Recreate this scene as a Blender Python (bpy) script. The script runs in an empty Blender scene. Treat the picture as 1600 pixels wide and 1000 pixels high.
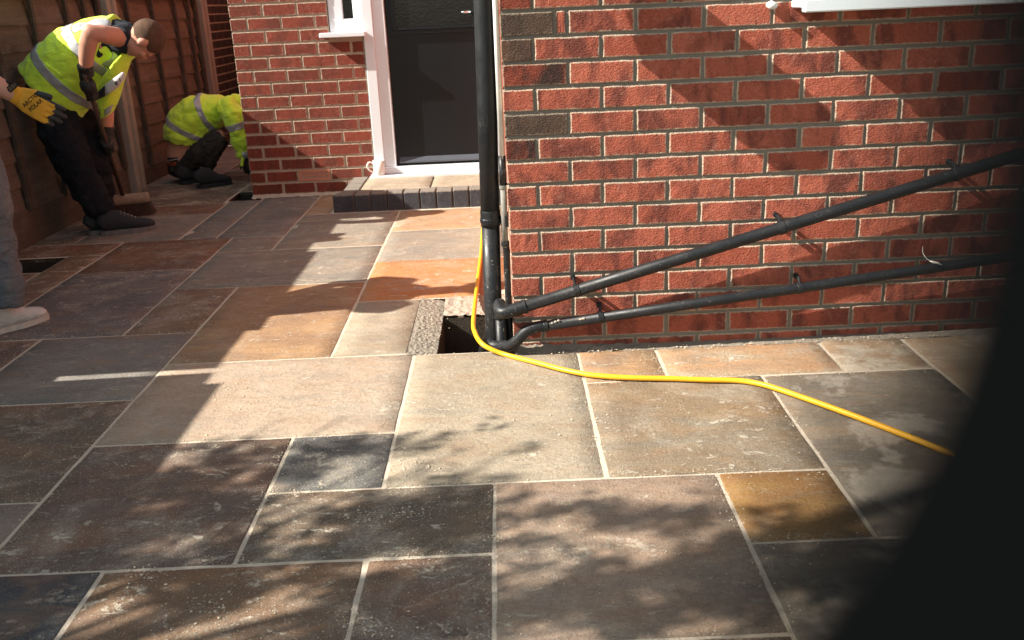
import bpy, bmesh, math, random
from mathutils import Vector, Matrix, noise
R = math.radians
random.seed(7)
S = bpy.context.scene
COL = S.collection

# ------------------------------------------------------------------ camera
cam = bpy.data.cameras.new('camera')
co = bpy.data.objects.new('camera', cam); COL.objects.link(co); S.camera = co
Fv = Vector((0.0008019, 0.9470918, -0.3209619)); Rv = Vector((0.9990061, -0.0150626, -0.0419505)); Uv = Vector((0.0445655, 0.3206093, 0.9461626))
CC = Vector((-0.0066, -3.2180, 1.2139))
co.matrix_world = Matrix(((Rv.x, Uv.x, -Fv.x, CC.x), (Rv.y, Uv.y, -Fv.y, CC.y), (Rv.z, Uv.z, -Fv.z, CC.z), (0, 0, 0, 1)))
cam.sensor_width = 36.0; cam.sensor_fit = 'HORIZONTAL'; cam.lens = 32.863
cam.clip_start = 0.005; cam.clip_end = 300
cam.dof.use_dof = True; cam.dof.focus_distance = 3.4; cam.dof.aperture_fstop = 7.6

# ------------------------------------------------------------------ light
SUN = Vector((1.0, 0.22, -0.80)).normalized()
w = bpy.data.worlds.new('World'); S.world = w; w.use_nodes = True
nt = w.node_tree; nt.nodes.clear()
sky = nt.nodes.new('ShaderNodeTexSky'); sky.sky_type = 'NISHITA'; sky.sun_disc = False
sky.sun_elevation = math.asin(-SUN.z); sky.sun_rotation = math.atan2(-SUN.x, -SUN.y) % (2 * math.pi)
sky.dust_density = 1.5; sky.air_density = 1.0; sky.ozone_density = 0.6
bg = nt.nodes.new('ShaderNodeBackground'); bg.inputs['Strength'].default_value = 0.085
out = nt.nodes.new('ShaderNodeOutputWorld')
hz_ = nt.nodes.new('ShaderNodeHueSaturation'); hz_.inputs['Saturation'].default_value = 0.62
tn = nt.nodes.new('ShaderNodeMix'); tn.data_type = 'RGBA'; tn.blend_type = 'MULTIPLY'; tn.inputs[0].default_value = 1.0; tn.inputs[7].default_value = (1.0, 1.04, 0.93, 1)
nt.links.new(sky.outputs[0], hz_.inputs['Color']); nt.links.new(hz_.outputs[0], tn.inputs[6]); nt.links.new(tn.outputs[2], bg.inputs[0]); nt.links.new(bg.outputs[0], out.inputs[0])
sl = bpy.data.lights.new('sun', 'SUN'); sl.energy = 5.0; sl.angle = R(0.5); sl.color = (1.0, 0.935, 0.83)
so = bpy.data.objects.new('sun', sl); COL.objects.link(so)
so.rotation_euler = SUN.to_track_quat('-Z', 'Y').to_euler(); so.location = (-6, -3, 7)
S.view_settings.view_transform = 'Standard'; S.view_settings.look = 'None'
S.view_settings.exposure = 1.22; S.view_settings.gamma = 1.0; S.view_settings.use_curve_mapping = False

# ------------------------------------------------------------------ helpers
def link(o, parent=None):
    COL.objects.link(o)
    if parent: o.parent = parent
    return o

def tag(o, label=None, cat=None, group=None, kind=None):
    if label: o['label'] = label
    if cat: o['category'] = cat
    if group: o['group'] = group
    if kind: o['kind'] = kind
    return o

def empty(name, loc=(0, 0, 0)):
    o = bpy.data.objects.new(name, None); o.empty_display_size = 0.1
    COL.objects.link(o); o.location = loc
    return o

def obj(name, bm, mat, parent=None, smooth=False, loc=None):
    me = bpy.data.meshes.new(name)
    if isinstance(bm, bmesh.types.BMesh):
        bmesh.ops.recalc_face_normals(bm, faces=bm.faces); bm.to_mesh(me); bm.free()
    else:
        me = bm
    if mat is not None:
        me.materials.clear()
        for m in (mat if isinstance(mat, (list, tuple)) else [mat]): me.materials.append(m)
    if smooth:
        for p in me.polygons: p.use_smooth = True
    o = bpy.data.objects.new(name, me); link(o)
    if loc is not None: o.location = loc
    if parent:
        o.parent = parent
        if parent.type == 'EMPTY' and loc is None: o.matrix_parent_inverse = Matrix.Translation(-Vector(parent.location))
        elif loc is None: o.matrix_parent_inverse = Matrix.Translation(-wloc(parent))
        else:
            o.matrix_parent_inverse = Matrix.Translation(-wloc(parent))
    return o

def wloc(o):
    v = Vector(o.location)
    if o.parent is not None:
        v = wloc(o.parent) + (o.matrix_parent_inverse @ v)
    return v

def box(bm, x0, x1, y0, y1, z0, z1, bev=0.0):
    vs = [bm.verts.new((x, y, z)) for x in (x0, x1) for y in (y0, y1) for z in (z0, z1)]
    F = [(0, 1, 3, 2), (4, 6, 7, 5), (0, 4, 5, 1), (2, 3, 7, 6), (0, 2, 6, 4), (1, 5, 7, 3)]
    fs = [bm.faces.new([vs[i] for i in f]) for f in F]
    if bev > 0:
        es = set()
        for f in fs: es.update(f.edges)
        bmesh.ops.bevel(bm, geom=list(es), offset=bev, segments=1, affect='EDGES', profile=0.5)

def prism(bm, pts, d0, d1, axis='y'):
    """closed outline (a, b) pushed between d0 and d1 along axis"""
    def mk(a, b, d):
        return {'y': (a, d, b), 'x': (d, a, b), 'z': (a, b, d)}[axis]
    A = [bm.verts.new(mk(a, b, d0)) for a, b in pts]; B = [bm.verts.new(mk(a, b, d1)) for a, b in pts]
    bm.faces.new(A); bm.faces.new(B[::-1])
    n = len(pts)
    for i in range(n): bm.faces.new((A[i], A[(i + 1) % n], B[(i + 1) % n], B[i]))

def spline(pts, n=6):
    pts = [Vector(p) for p in pts]
    o = []
    for i in range(len(pts) - 1):
        p0 = pts[max(i - 1, 0)]; p1 = pts[i]; p2 = pts[i + 1]; p3 = pts[min(i + 2, len(pts) - 1)]
        for k in range(n):
            t = k / n
            o.append(0.5 * ((2 * p1) + (p2 - p0) * t + (2 * p0 - 5 * p1 + 4 * p2 - p3) * t * t + (3 * p1 - p0 - 3 * p2 + p3) * t ** 3))
    o.append(pts[-1])
    return o

def tube(bm, pts, rad, seg=14, ref=None, caps=True, dome=False):
    """rings along pts; rad = number or list of numbers / (a, b) pairs; a lies along ref"""
    pts = [Vector(p) for p in pts]; n = len(pts)
    if not isinstance(rad, (list, tuple)): rad = [rad] * n
    rad = [(r, r) if not isinstance(r, (tuple, list)) else r for r in rad]
    T = []
    for i in range(n):
        t = pts[min(i + 1, n - 1)] - pts[max(i - 1, 0)]
        T.append(t.normalized())
    P_ = list(zip(pts, rad, T))
    if dome:
        def cap(p, r, t, s):
            o = []
            for a in (0.45, 0.8, 0.97):
                o.append((p + t * s * r[1] * 0.9 * a, (r[0] * math.sqrt(1 - a * a), r[1] * math.sqrt(1 - a * a)), t))
            return o
        P_ = cap(pts[0], rad[0], T[0], -1)[::-1] + P_ + cap(pts[-1], rad[-1], T[-1], 1)
    if ref is None:
        ref = Vector((0, 0, 1)) if abs(T[0].z) < 0.8 else Vector((1, 0, 0))
    ref = Vector(ref); rings = []
    u = (ref - ref.dot(P_[0][2]) * P_[0][2]).normalized()
    for p, r, t in P_:
        u = (u - u.dot(t) * t).normalized(); v = t.cross(u)
        rings.append([bm.verts.new(p + u * (math.cos(2 * math.pi * k / seg) * r[0]) + v * (math.sin(2 * math.pi * k / seg) * r[1])) for k in range(seg)])
    for a, b in zip(rings, rings[1:]):
        for k in range(seg): bm.faces.new((a[k], a[(k + 1) % seg], b[(k + 1) % seg], b[k]))
    if caps: bm.faces.new(rings[0][::-1]); bm.faces.new(rings[-1])

def ball(bm, c, r, rot=None, seg=14):
    r = (r, r, r) if not isinstance(r, (tuple, list)) else r
    M = Matrix.Translation(c) @ (rot.to_4x4() if rot else Matrix()) @ Matrix.Diagonal((r[0], r[1], r[2], 1))
    bmesh.ops.create_uvsphere(bm, u_segments=seg, v_segments=max(6, seg // 2 + 1), radius=1, matrix=M)

def fuse(bm, voxel, smooth=2, wr=0.0, wscale=8.0, wz=1.0):
    """union of closed shapes into ONE continuous surface"""
    me = bpy.data.meshes.new('tmp'); bm.to_mesh(me); bm.free()
    o = bpy.data.objects.new('tmp', me); COL.objects.link(o)
    m = o.modifiers.new('r', 'REMESH'); m.mode = 'VOXEL'; m.voxel_size = voxel; m.adaptivity = 0
    if smooth:
        m = o.modifiers.new('s', 'SMOOTH'); m.iterations = smooth; m.factor = 0.5
    dg = bpy.context.evaluated_depsgraph_get(); dg.update()
    r = bpy.data.meshes.new_from_object(o.evaluated_get(dg))
    bpy.data.objects.remove(o); bpy.data.meshes.remove(me)
    if wr:
        ns = [v.normal.copy() for v in r.vertices]
        for v, nn in zip(r.vertices, ns):
            q = v.co * wscale; q.z *= wz
            a = noise.noise(q) + 0.5 * noise.noise(q * 2.3 + Vector((7, 3, 1)))
            a = (abs(a) * 2 - 0.6)
            v.co += nn * a * wr
    for p in r.polygons: p.use_smooth = True
    return r

def band(me, p0, n0, half, off=0.003, keep=None):
    """strip of a surface between two parallel planes, lifted off it (sewn-on tape)"""
    bm = bmesh.new(); bm.from_mesh(me)
    n0 = Vector(n0).normalized(); p0 = Vector(p0)
    for s in (1, -1):
        g = bm.verts[:] + bm.edges[:] + bm.faces[:]
        bmesh.ops.bisect_plane(bm, geom=g, plane_co=p0 + n0 * half * s, plane_no=n0 * s, clear_outer=True)
    if keep:
        dl = [f for f in bm.faces if not keep(f.calc_center_median())]
        bmesh.ops.delete(bm, geom=dl, context='FACES')
    left = set(bm.faces); isl = []
    while left:
        st = [left.pop()]; cur = set(st)
        while st:
            for e in st.pop().edges:
                for g_ in e.link_faces:
                    if g_ in left: left.discard(g_); cur.add(g_); st.append(g_)
        isl.append(cur)
    isl.sort(key=len)
    for c_ in isl[:-1]: bmesh.ops.delete(bm, geom=list(c_), context='FACES')
    bm.normal_update()
    nn = [(v, v.normal.copy()) for v in bm.verts]
    for v, q in nn: v.co += q * off
    r = bmesh.ops.extrude_face_region(bm, geom=bm.faces[:])
    for v in r['geom']:
        if isinstance(v, bmesh.types.BMVert): v.co -= v.normal * 0.0
    for v, q in nn:
        if v.is_valid: v.co -= q * (off + 0.002)
    return bm

# ------------------------------------------------------------------ materials
class NT:
    def __init__(s, name):
        s.m = bpy.data.materials.new(name); s.m.use_nodes = True
        s.t = s.m.node_tree; s.b = s.t.nodes['Principled BSDF']; s.o = s.t.nodes['Material Output']
    def n(s, kind, **kw):
        x = s.t.nodes.new(kind)
        for k, v in kw.items():
            if k in x.inputs.keys() if isinstance(k, str) else False: x.inputs[k].default_value = v
            else: setattr(x, k, v)
        return x
    def l(s, a, b): s.t.links.new(a, b)
    def pos(s, rnd=True, scale=(1, 1, 1), rot=(0, 0, 0)):
        g = s.t.nodes.new('ShaderNodeNewGeometry'); src = g.outputs['Position']
        if rnd:
            oi = s.t.nodes.new('ShaderNodeObjectInfo')
            mu = s.n('ShaderNodeVectorMath', operation='SCALE'); s.l(oi.outputs['Random'], mu.inputs['Scale']); mu.inputs[0].default_value = (37.0, 53.0, 71.0)
            ad = s.n('ShaderNodeVectorMath', operation='ADD'); s.l(src, ad.inputs[0]); s.l(mu.outputs[0], ad.inputs[1]); src = ad.outputs[0]
        mp = s.n('ShaderNodeMapping'); mp.inputs['Scale'].default_value = scale; mp.inputs['Rotation'].default_value = rot
        s.l(src, mp.inputs['Vector'])
        return mp.outputs[0]
    def noise(s, vec, scale, detail=3, rough=0.55, dist=0.0):
        x = s.t.nodes.new('ShaderNodeTexNoise'); x.inputs['Scale'].default_value = scale; x.inputs['Detail'].default_value = detail
        x.inputs['Roughness'].default_value = rough; x.inputs['Distortion'].default_value = dist
        s.l(vec, x.inputs['Vector']); return x.outputs['Fac']
    def ramp(s, fac, a, b, va=0.0, vb=1.0):
        x = s.n('ShaderNodeMapRange'); x.inputs['From Min'].default_value = a; x.inputs['From Max'].default_value = b
        x.inputs['To Min'].default_value = va; x.inputs['To Max'].default_value = vb; s.l(fac, x.inputs['Value']); return x.outputs[0]
    def mix(s, fac, a, b, mode='MIX'):
        x = s.t.nodes.new('ShaderNodeMix'); x.data_type = 'RGBA'; x.blend_type = mode
        if isinstance(fac, (int, float)): x.inputs[0].default_value = fac
        else: s.l(fac, x.inputs[0])
        for i, c in ((6, a), (7, b)):
            if isinstance(c, (tuple, list)): x.inputs[i].default_value = (*c, 1) if len(c) == 3 else c
            else: s.l(c, x.inputs[i])
        return x.outputs[2]
    def math(s, op, a, b=0.0):
        x = s.n('ShaderNodeMath', operation=op)
        for i, c in ((0, a), (1, b)):
            if isinstance(c, (int, float)): x.inputs[i].default_value = c
            else: s.l(c, x.inputs[i])
        return x.outputs[0]
    def bump(s, h, dist, strength=1.0, nrm=None):
        x = s.t.nodes.new('ShaderNodeBump'); x.inputs['Distance'].default_value = dist; x.inputs['Strength'].default_value = strength
        s.l(h, x.inputs['Height'])
        if nrm: s.l(nrm, x.inputs['Normal'])
        return x.outputs[0]
    def fin(s, col=None, rough=0.8, nrm=None, spec=0.3, metal=0.0):
        if col is not None:
            if isinstance(col, (tuple, list)): s.b.inputs['Base Color'].default_value = (*col, 1)
            else: s.l(col, s.b.inputs['Base Color'])
        if isinstance(rough, (int, float)): s.b.inputs['Roughness'].default_value = rough
        else: s.l(rough, s.b.inputs['Roughness'])
        s.b.inputs['Specular IOR Level'].default_value = spec; s.b.inputs['Metallic'].default_value = metal
        if nrm: s.l(nrm, s.b.inputs['Normal'])
        return s.m

def simple(name, col, rough=0.6, spec=0.4, metal=0.0, var=0.12, bump=0.0, bscale=200, scale=12):
    s = NT(name); v = s.pos(False); f = s.noise(v, scale, 4)
    c = s.mix(f, tuple(x * (1 - var) for x in col), tuple(min(1, x * (1 + var)) for x in col))
    n = s.bump(s.noise(v, bscale, 3), bump) if bump else None
    return s.fin(c, rough, n, spec, metal)

def brick_mat(name, cols, rim=0.6, dark=0.5, bs=1.0):
    s = NT(name)
    v = s.pos(True); oi = s.t.nodes.new('ShaderNodeObjectInfo')
    base = s.mix(oi.outputs['Random'], cols[0], cols[1])
    vd = s.pos(True, (9, 9, 4), (0, R(35), 0))
    blot = s.ramp(s.noise(vd, 1.0, 3, 0.6, 0.6), 0.46, 0.62)
    c = s.mix(s.math('MULTIPLY', blot, dark), base, cols[2])
    fine = s.noise(v, 260, 3, 0.7)
    c = s.mix(s.ramp(fine, 0.35, 0.75), c, s.mix(1.0, c, (0.55, 0.50, 0.48), 'MULTIPLY'))
    gr = s.noise(v, 110, 4, 0.75)
    c = s.mix(s.ramp(gr, 0.52, 0.70, 0, 0.55), c, s.mix(1.0, c, (0.45, 0.40, 0.38), 'MULTIPLY'))
    med = s.noise(v, 38, 4, 0.65)
    c = s.mix(s.ramp(med, 0.56, 0.80, 0.0, 0.5), c, cols[3])
    # mortar left on the arrises
    tc = s.t.nodes.new('ShaderNodeTexCoord'); sp = s.t.nodes.new('ShaderNodeSeparateXYZ'); s.l(tc.outputs['Generated'], sp.inputs[0])
    dx = s.math('MINIMUM', sp.outputs['X'], s.math('SUBTRACT', 1.0, sp.outputs['X']))
    dz = s.math('MINIMUM', sp.outputs['Z'], s.math('SUBTRACT', 1.0, sp.outputs['Z']))
    d = s.math('MINIMUM', s.math('MULTIPLY', dx, 3.0), dz)
    d2 = s.math('ADD', d, s.math('MULTIPLY', s.math('SUBTRACT', s.noise(v, 55, 4, 0.7), 0.5), 0.22))
    edge = s.ramp(d2, 0.035, 0.095, rim, 0.0)
    c = s.mix(edge, c, (0.50, 0.42, 0.32))
    vs = s.pos(True, (1, 1, 2.6), (0, R(-38), 0))
    h = s.math('ADD', s.math('MULTIPLY', s.noise(vs, 95, 3, 0.6), 0.9), s.math('MULTIPLY', s.noise(v, 170, 3, 0.65), 0.7))
    nn = s.bump(h, 0.0060 * bs, 1.0)
    nn = s.bump(s.noise(v, 26, 3), 0.006, 0.8, nn)
    return s.fin(c, 0.92, nn, 0.15)

M = {}
M['brick'] = brick_mat('red rustic brick', [(0.57, 0.165, 0.105), (0.44, 0.115, 0.072), (0.18, 0.060, 0.048), (0.54, 0.25, 0.18)], 0.8, 0.85)
M['brick_burnt'] = brick_mat('burnt dark brick', [(0.12, 0.085, 0.065), (0.17, 0.10, 0.07), (0.06, 0.045, 0.04), (0.2, 0.08, 0.05)], 0.35, 0.6, 1.3)
M['brick_half'] = brick_mat('half burnt brick', [(0.30, 0.075, 0.045), (0.24, 0.06, 0.04), (0.06, 0.04, 0.035), (0.36, 0.11, 0.07)], 0.45, 0.95, 1.2)
M['brick_far'] = brick_mat('brown red brick', [(0.33, 0.085, 0.055), (0.26, 0.07, 0.048), (0.15, 0.06, 0.045), (0.42, 0.2, 0.13)], 0.85, 0.6, 1.2)
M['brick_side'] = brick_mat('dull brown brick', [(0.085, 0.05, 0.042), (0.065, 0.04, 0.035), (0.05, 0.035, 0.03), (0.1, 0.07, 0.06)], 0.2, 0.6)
M['paver'] = brick_mat('blue black block', [(0.075, 0.082, 0.098), (0.10, 0.108, 0.125), (0.055, 0.062, 0.075), (0.24, 0.23, 0.21)], 0.35, 0.5)
M['terracotta'] = simple('terracotta', (0.56, 0.24, 0.16), 0.85, 0.2, bump=0.001, bscale=300)

def mortar_mat(name, a, b):
    s = NT(name); v = s.pos(False)
    c = s.mix(s.noise(v, 9, 4, 0.6), a, b)
    c = s.mix(s.ramp(s.noise(v, 240, 3, 0.7), 0.55, 0.8, 0, 0.5), c, (0.16, 0.13, 0.10))
    h = s.math('ADD', s.noise(v, 45, 4, 0.6), s.math('MULTIPLY', s.noise(v, 380, 2), 0.35))
    return s.fin(c, 0.95, s.bump(h, 0.006), 0.1)
M['mortar'] = mortar_mat('grey mortar', (0.27, 0.235, 0.195), (0.17, 0.148, 0.125))
M['mortar_far'] = mortar_mat('pale mortar', (0.52, 0.44, 0.34), (0.38, 0.32, 0.25))
M['sandbed'] = mortar_mat('sandy jointing', (0.62, 0.53, 0.42), (0.50, 0.43, 0.345))
M['concrete_rough'] = mortar_mat('rough wet concrete', (0.33, 0.285, 0.23), (0.21, 0.185, 0.155))
M['dirt'] = mortar_mat('dark dirt', (0.07, 0.058, 0.045), (0.04, 0.033, 0.026))
M['sand'] = simple('loose sand', (0.56, 0.47, 0.36), 0.95, 0.1, var=0.3, scale=60)
M['soil'] = simple('soil', (0.10, 0.08, 0.06), 0.95, 0.1, var=0.3, bump=0.01, bscale=30)

def wallbrick_tex(name):
    s = NT(name); g = s.t.nodes.new('ShaderNodeNewGeometry'); sp = s.t.nodes.new('ShaderNodeSeparateXYZ'); s.l(g.outputs['Position'], sp.inputs[0])
    cb = s.t.nodes.new('ShaderNodeCombineXYZ'); s.l(s.math('ADD', sp.outputs['X'], sp.outputs['Y']), cb.inputs[0]); s.l(sp.outputs['Z'], cb.inputs[1])
    b = s.t.nodes.new('ShaderNodeTexBrick'); s.l(cb.outputs[0], b.inputs['Vector'])
    b.inputs['Scale'].default_value = 1.0; b.inputs['Brick Width'].default_value = 0.225; b.inputs['Row Height'].default_value = 0.0819; b.inputs['Mortar Size'].default_value = 0.005
    b.inputs['Color1'].default_value = (0.40, 0.09, 0.045, 1); b.inputs['Color2'].default_value = (0.30, 0.07, 0.04, 1); b.inputs['Mortar'].default_value = (0.33, 0.29, 0.24, 1)
    v = s.pos(False); c = s.mix(s.ramp(s.noise(v, 14, 4), 0.45, 0.7, 0, 0.5), b.outputs['Color'], (0.14, 0.05, 0.035))
    return s.fin(c, 0.92, s.bump(s.noise(v, 200, 3), 0.003), 0.15)
M['wall_upper'] = wallbrick_tex('brickwork above the frame')

def slab_mat(name, base, alt, dust=0.35, streak=0.5, dirt=0.0, light=None):
    dust = min(0.95, dust * 1.25)
    s = NT(name)
    ang = random.uniform(-0.5, 0.5)
    v = s.pos(True); vs = s.pos(True, (1.0, 2.2, 1), (0, 0, ang))
    big = s.noise(vs, 1.6, 4, 0.55, 1.2)
    c = s.mix(s.ramp(big, 0.38, 0.64), base, alt)
    med = s.noise(vs, 9, 5, 0.65, 0.8)
    c = s.mix(s.ramp(med, 0.35, 0.7, 0, streak), c, s.mix(1.0, c, (0.60, 0.57, 0.55), 'MULTIPLY'))
    tint = s.noise(vs, 4.2, 5, 0.6, 0.9)
    c = s.mix(s.ramp(tint, 0.50, 0.66, 0, 0.38), c, (0.30, 0.185, 0.11))
    c = s.mix(s.ramp(tint, 0.48, 0.34, 0, 0.30), c, (0.17, 0.155, 0.14))
    fine = s.noise(v, 150, 4, 0.7)
    c = s.mix(s.ramp(fine, 0.4, 0.7, 0, 0.30), c, s.mix(1.0, c, (0.55, 0.53, 0.5), 'MULTIPLY'))
    if light:   # dry pale patches beside damp darker stone
        pt = s.ramp(s.noise(v, 4.2, 7, 0.62, 0.3), 0.52, 0.58)
        c = s.mix(s.math('MULTIPLY', pt, 0.65), c, light)
    # thin film of jointing sand: patches and specks
    pa = s.ramp(s.noise(v, 4.5, 6, 0.68, 0.5), 0.50, 0.64)
    sp_ = s.ramp(s.noise(v, 75, 5, 0.8), 0.50, 0.60)
    film = s.math('MULTIPLY', pa, s.math('ADD', s.math('MULTIPLY', sp_, 0.8), 0.3))
    speck = s.ramp(s.noise(v, 210, 2, 0.5), 0.63, 0.68)
    crust = s.math('MULTIPLY', s.ramp(s.noise(vs, 6.5, 6, 0.72, 1.5), 0.57, 0.62), s.ramp(s.noise(v, 48, 4, 0.7), 0.44, 0.52))
    crust = s.math('MULTIPLY', crust, min(1.0, dust * 1.4))
    pits = s.noise(v, 85, 5, 0.75)
    c = s.mix(s.ramp(pits, 0.5, 0.68, 0, 0.45), c, s.mix(1.0, c, (0.45, 0.43, 0.41), 'MULTIPLY'))
    dm = s.math('MINIMUM', s.math('ADD', s.math('ADD', s.math('MULTIPLY', film, dust), s.math('MULTIPLY', crust, 0.8)), s.math('MULTIPLY', speck, min(1, dust * 1.3))), 1.0)
    c = s.mix(dm, c, (0.56, 0.49, 0.39))
    h = s.math('ADD', s.math('MULTIPLY', s.noise(vs, 11, 6, 0.55, 0.3), 1.0), s.math('MULTIPLY', s.noise(v, 170, 3, 0.6), 0.16))
    n = s.bump(h, 0.011, 0.8)
    n = s.bump(dm, 0.0030, 0.9, n)
    n = s.bump(pits, 0.0035, 0.8, n)
    r = s.ramp(med, 0.3, 0.8, 0.68, 0.92)
    return s.fin(c, r, n, 0.22)
SL = {
 'tan': slab_mat('buff sandstone', (0.40, 0.33, 0.245), (0.34, 0.275, 0.20), 0.55, 0.25),
 'pink': slab_mat('pink sandstone', (0.42, 0.315, 0.235), (0.47, 0.37, 0.28), 0.75, 0.25),
 'greybeige': slab_mat('grey buff sandstone', (0.26, 0.235, 0.20), (0.33, 0.275, 0.215), 0.5, 0.3),
 'grey': slab_mat('grey sandstone', (0.23, 0.208, 0.178), (0.28, 0.24, 0.195), 0.4, 0.35),
 'greycool': slab_mat('cool grey sandstone', (0.245, 0.232, 0.208), (0.195, 0.18, 0.158), 0.3, 0.3),
 'blue': slab_mat('blue grey sandstone', (0.135, 0.135, 0.132), (0.18, 0.17, 0.155), 0.8, 0.4),
 'bluedark': slab_mat('dark blue sandstone', (0.075, 0.08, 0.086), (0.095, 0.096, 0.10), 0.25, 0.4),
 'orange': slab_mat('orange sandstone', (0.52, 0.205, 0.075), (0.50, 0.25, 0.11), 0.55, 0.25),
 'orangepale': slab_mat('pale orange sandstone', (0.46, 0.265, 0.145), (0.40, 0.28, 0.175), 0.7, 0.3),
 'ochre': slab_mat('ochre sandstone', (0.43, 0.265, 0.14), (0.31, 0.19, 0.115), 0.35, 0.4),
 'gold': slab_mat('golden damp sandstone', (0.36, 0.22, 0.075), (0.30, 0.155, 0.06), 0.12, 0.4, light=None),
 'brown': slab_mat('brown sandstone', (0.20, 0.135, 0.095), (0.25, 0.155, 0.09), 0.55, 0.5),
 'brownred': slab_mat('red brown sandstone', (0.235, 0.115, 0.065), (0.17, 0.10, 0.07), 0.4, 0.5),
 'purple': slab_mat('plum sandstone', (0.155, 0.118, 0.098), (0.215, 0.135, 0.098), 0.6, 0.5),
 'dark': slab_mat('dark brown sandstone', (0.15, 0.122, 0.095), (0.195, 0.148, 0.108), 0.8, 0.5),
 'slate': slab_mat('slate grey sandstone', (0.19, 0.175, 0.165), (0.15, 0.13, 0.12), 0.5, 0.5),
 'mauve': slab_mat('mauve sandstone', (0.30, 0.215, 0.16), (0.36, 0.265, 0.20), 0.35, 0.4),
 'crackle': slab_mat('olive brown sandstone', (0.225, 0.185, 0.135), (0.27, 0.185, 0.11), 0.45, 0.45),
 'damp': slab_mat('damp grey sandstone', (0.165, 0.14, 0.112), (0.26, 0.215, 0.165), 0.12, 0.4, light=(0.42, 0.37, 0.31)),
 'mottled': slab_mat('mottled pale sandstone', (0.40, 0.30, 0.205), (0.32, 0.21, 0.13), 0.3, 0.3, light=(0.47, 0.42, 0.34)),
}

def wood_mat(name, a, b, c3=(0.25, 0.22, 0.19)):
    s = NT(name); v = s.pos(True); vs = s.pos(True, (1, 0.35, 4))
    c = s.mix(s.ramp(s.noise(vs, 5, 5, 0.65, 0.8), 0.3, 0.7), a, b)
    c = s.mix(s.ramp(s.noise(vs, 42, 4, 0.7), 0.45, 0.8, 0, 0.6), c, s.mix(1.0, c, (0.45, 0.42, 0.4), 'MULTIPLY'))
    c = s.mix(s.ramp(s.noise(v, 6, 4, 0.6), 0.55, 0.8, 0, 0.45), c, c3)
    return s.fin(c, 0.88, s.bump(s.noise(vs, 60, 4, 0.65), 0.003), 0.15)
M['fence_board'] = wood_mat('weathered brown board', (0.165, 0.130, 0.103), (0.105, 0.083, 0.068))
M['batten'] = wood_mat('dark batten', (0.10, 0.08, 0.066), (0.06, 0.05, 0.043))
M['gravel_board'] = wood_mat('gravel board', (0.12, 0.095, 0.075), (0.085, 0.07, 0.058), (0.17, 0.15, 0.13))
M['post'] = simple('concrete post', (0.27, 0.25, 0.22), 0.9, 0.15, var=0.25, bump=0.003, bscale=120)
M['upvc'] = simple('white upvc', (0.75, 0.80, 0.84), 0.28, 0.5, var=0.02)
M['upvc_dirty'] = simple('dusty white plastic', (0.72, 0.70, 0.66), 0.45, 0.4, var=0.12, scale=30)
def pipe_mat(name, dust):
    s = NT(name); v = s.pos(False)
    sp = s.math('MULTIPLY', s.ramp(s.noise(v, 14, 4, 0.7), 0.5, 0.75), s.ramp(s.noise(v, 160, 4, 0.75), 0.52, 0.66))
    sp = s.math('ADD', s.math('MULTIPLY', sp, dust), s.ramp(s.noise(v, 130, 2, 0.4), 0.715, 0.74, 0, dust * 0.7))
    c = s.mix(s.math('MINIMUM', sp, 1.0), (0.011, 0.012, 0.014), (0.34, 0.31, 0.27))
    return s.fin(c, s.ramp(s.noise(v, 20, 4), 0.3, 0.7, 0.36, 0.6), s.bump(s.noise(v, 90, 2), 0.0004), 0.35)
M['pipe'] = pipe_mat('black plastic pipe', 0.25)
M['pipe_dusty'] = pipe_mat('dusty black plastic pipe', 0.9)
M['pipe_grey'] = simple('grimy grey plastic pipe', (0.20, 0.19, 0.17), 0.6, 0.3, var=0.5, scale=40)
M['splash'] = simple('dried mortar splash', (0.50, 0.44, 0.36), 0.95, 0.1, bump=0.002)
M['hose'] = simple('yellow hose', (0.78, 0.40, 0.015), 0.42, 0.45, var=0.18, scale=18)
M['door'] = simple('charcoal door skin', (0.0075, 0.0095, 0.012), 0.30, 0.35, var=0.15, bump=0.0006, bscale=150)
M['glass'] = simple('dark obscured glass', (0.010, 0.010, 0.010), 0.10, 0.5, var=0.5, bump=0.0007, bscale=60)
M['chrome'] = simple('chrome', (0.7, 0.7, 0.7), 0.15, 0.5, 1.0)
M['ceramic'] = simple('white ceramic', (0.82, 0.80, 0.77), 0.15, 0.5, var=0.02)
M['skin'] = simple('skin', (0.52, 0.26, 0.18), 0.55, 0.35, var=0.12, scale=25, bump=0.0006, bscale=300)
M['hair'] = simple('short brown hair', (0.105, 0.058, 0.034), 0.8, 0.3, var=0.5, scale=30, bump=0.006, bscale=260)
def fabric(name, col, var=0.15, wr=0.006, stain=None, amt=0.5):
    s = NT(name); v = s.pos(False)
    c = s.mix(s.noise(v, 11, 4), tuple(x * (1 - var) for x in col), tuple(min(1, x * (1 + var)) for x in col))
    if stain: c = s.mix(s.ramp(s.noise(v, 9, 5, 0.7), 0.5, 0.78, 0, amt), c, stain)
    n = s.bump(s.noise(s.pos(False, (1, 1, 1.6)), 16, 4, 0.55, 0.8), wr)
    n = s.bump(s.noise(v, 420, 2), 0.0008, 0.6, n)
    return s.fin(c, 0.85, n, 0.15)
M['hivis'] = fabric('fluorescent yellow cloth', (0.66, 0.98, 0.07), 0.06, 0.012)
M['hivis'].node_tree.nodes['Principled BSDF'].inputs['Sheen Weight'].default_value = 0.3
M['tape'] = simple('silver tape', (0.40, 0.41, 0.43), 0.4, 0.5, 0.15, var=0.12, bump=0.003, bscale=25)
M['trousers'] = fabric('black work trousers', (0.009, 0.012, 0.017), 0.2, 0.014, (0.07, 0.065, 0.06), 0.25)
M['trousers_dusty'] = fabric('dusty dark trousers', (0.035, 0.033, 0.032), 0.2, 0.014, (0.13, 0.10, 0.075), 0.7)
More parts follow.
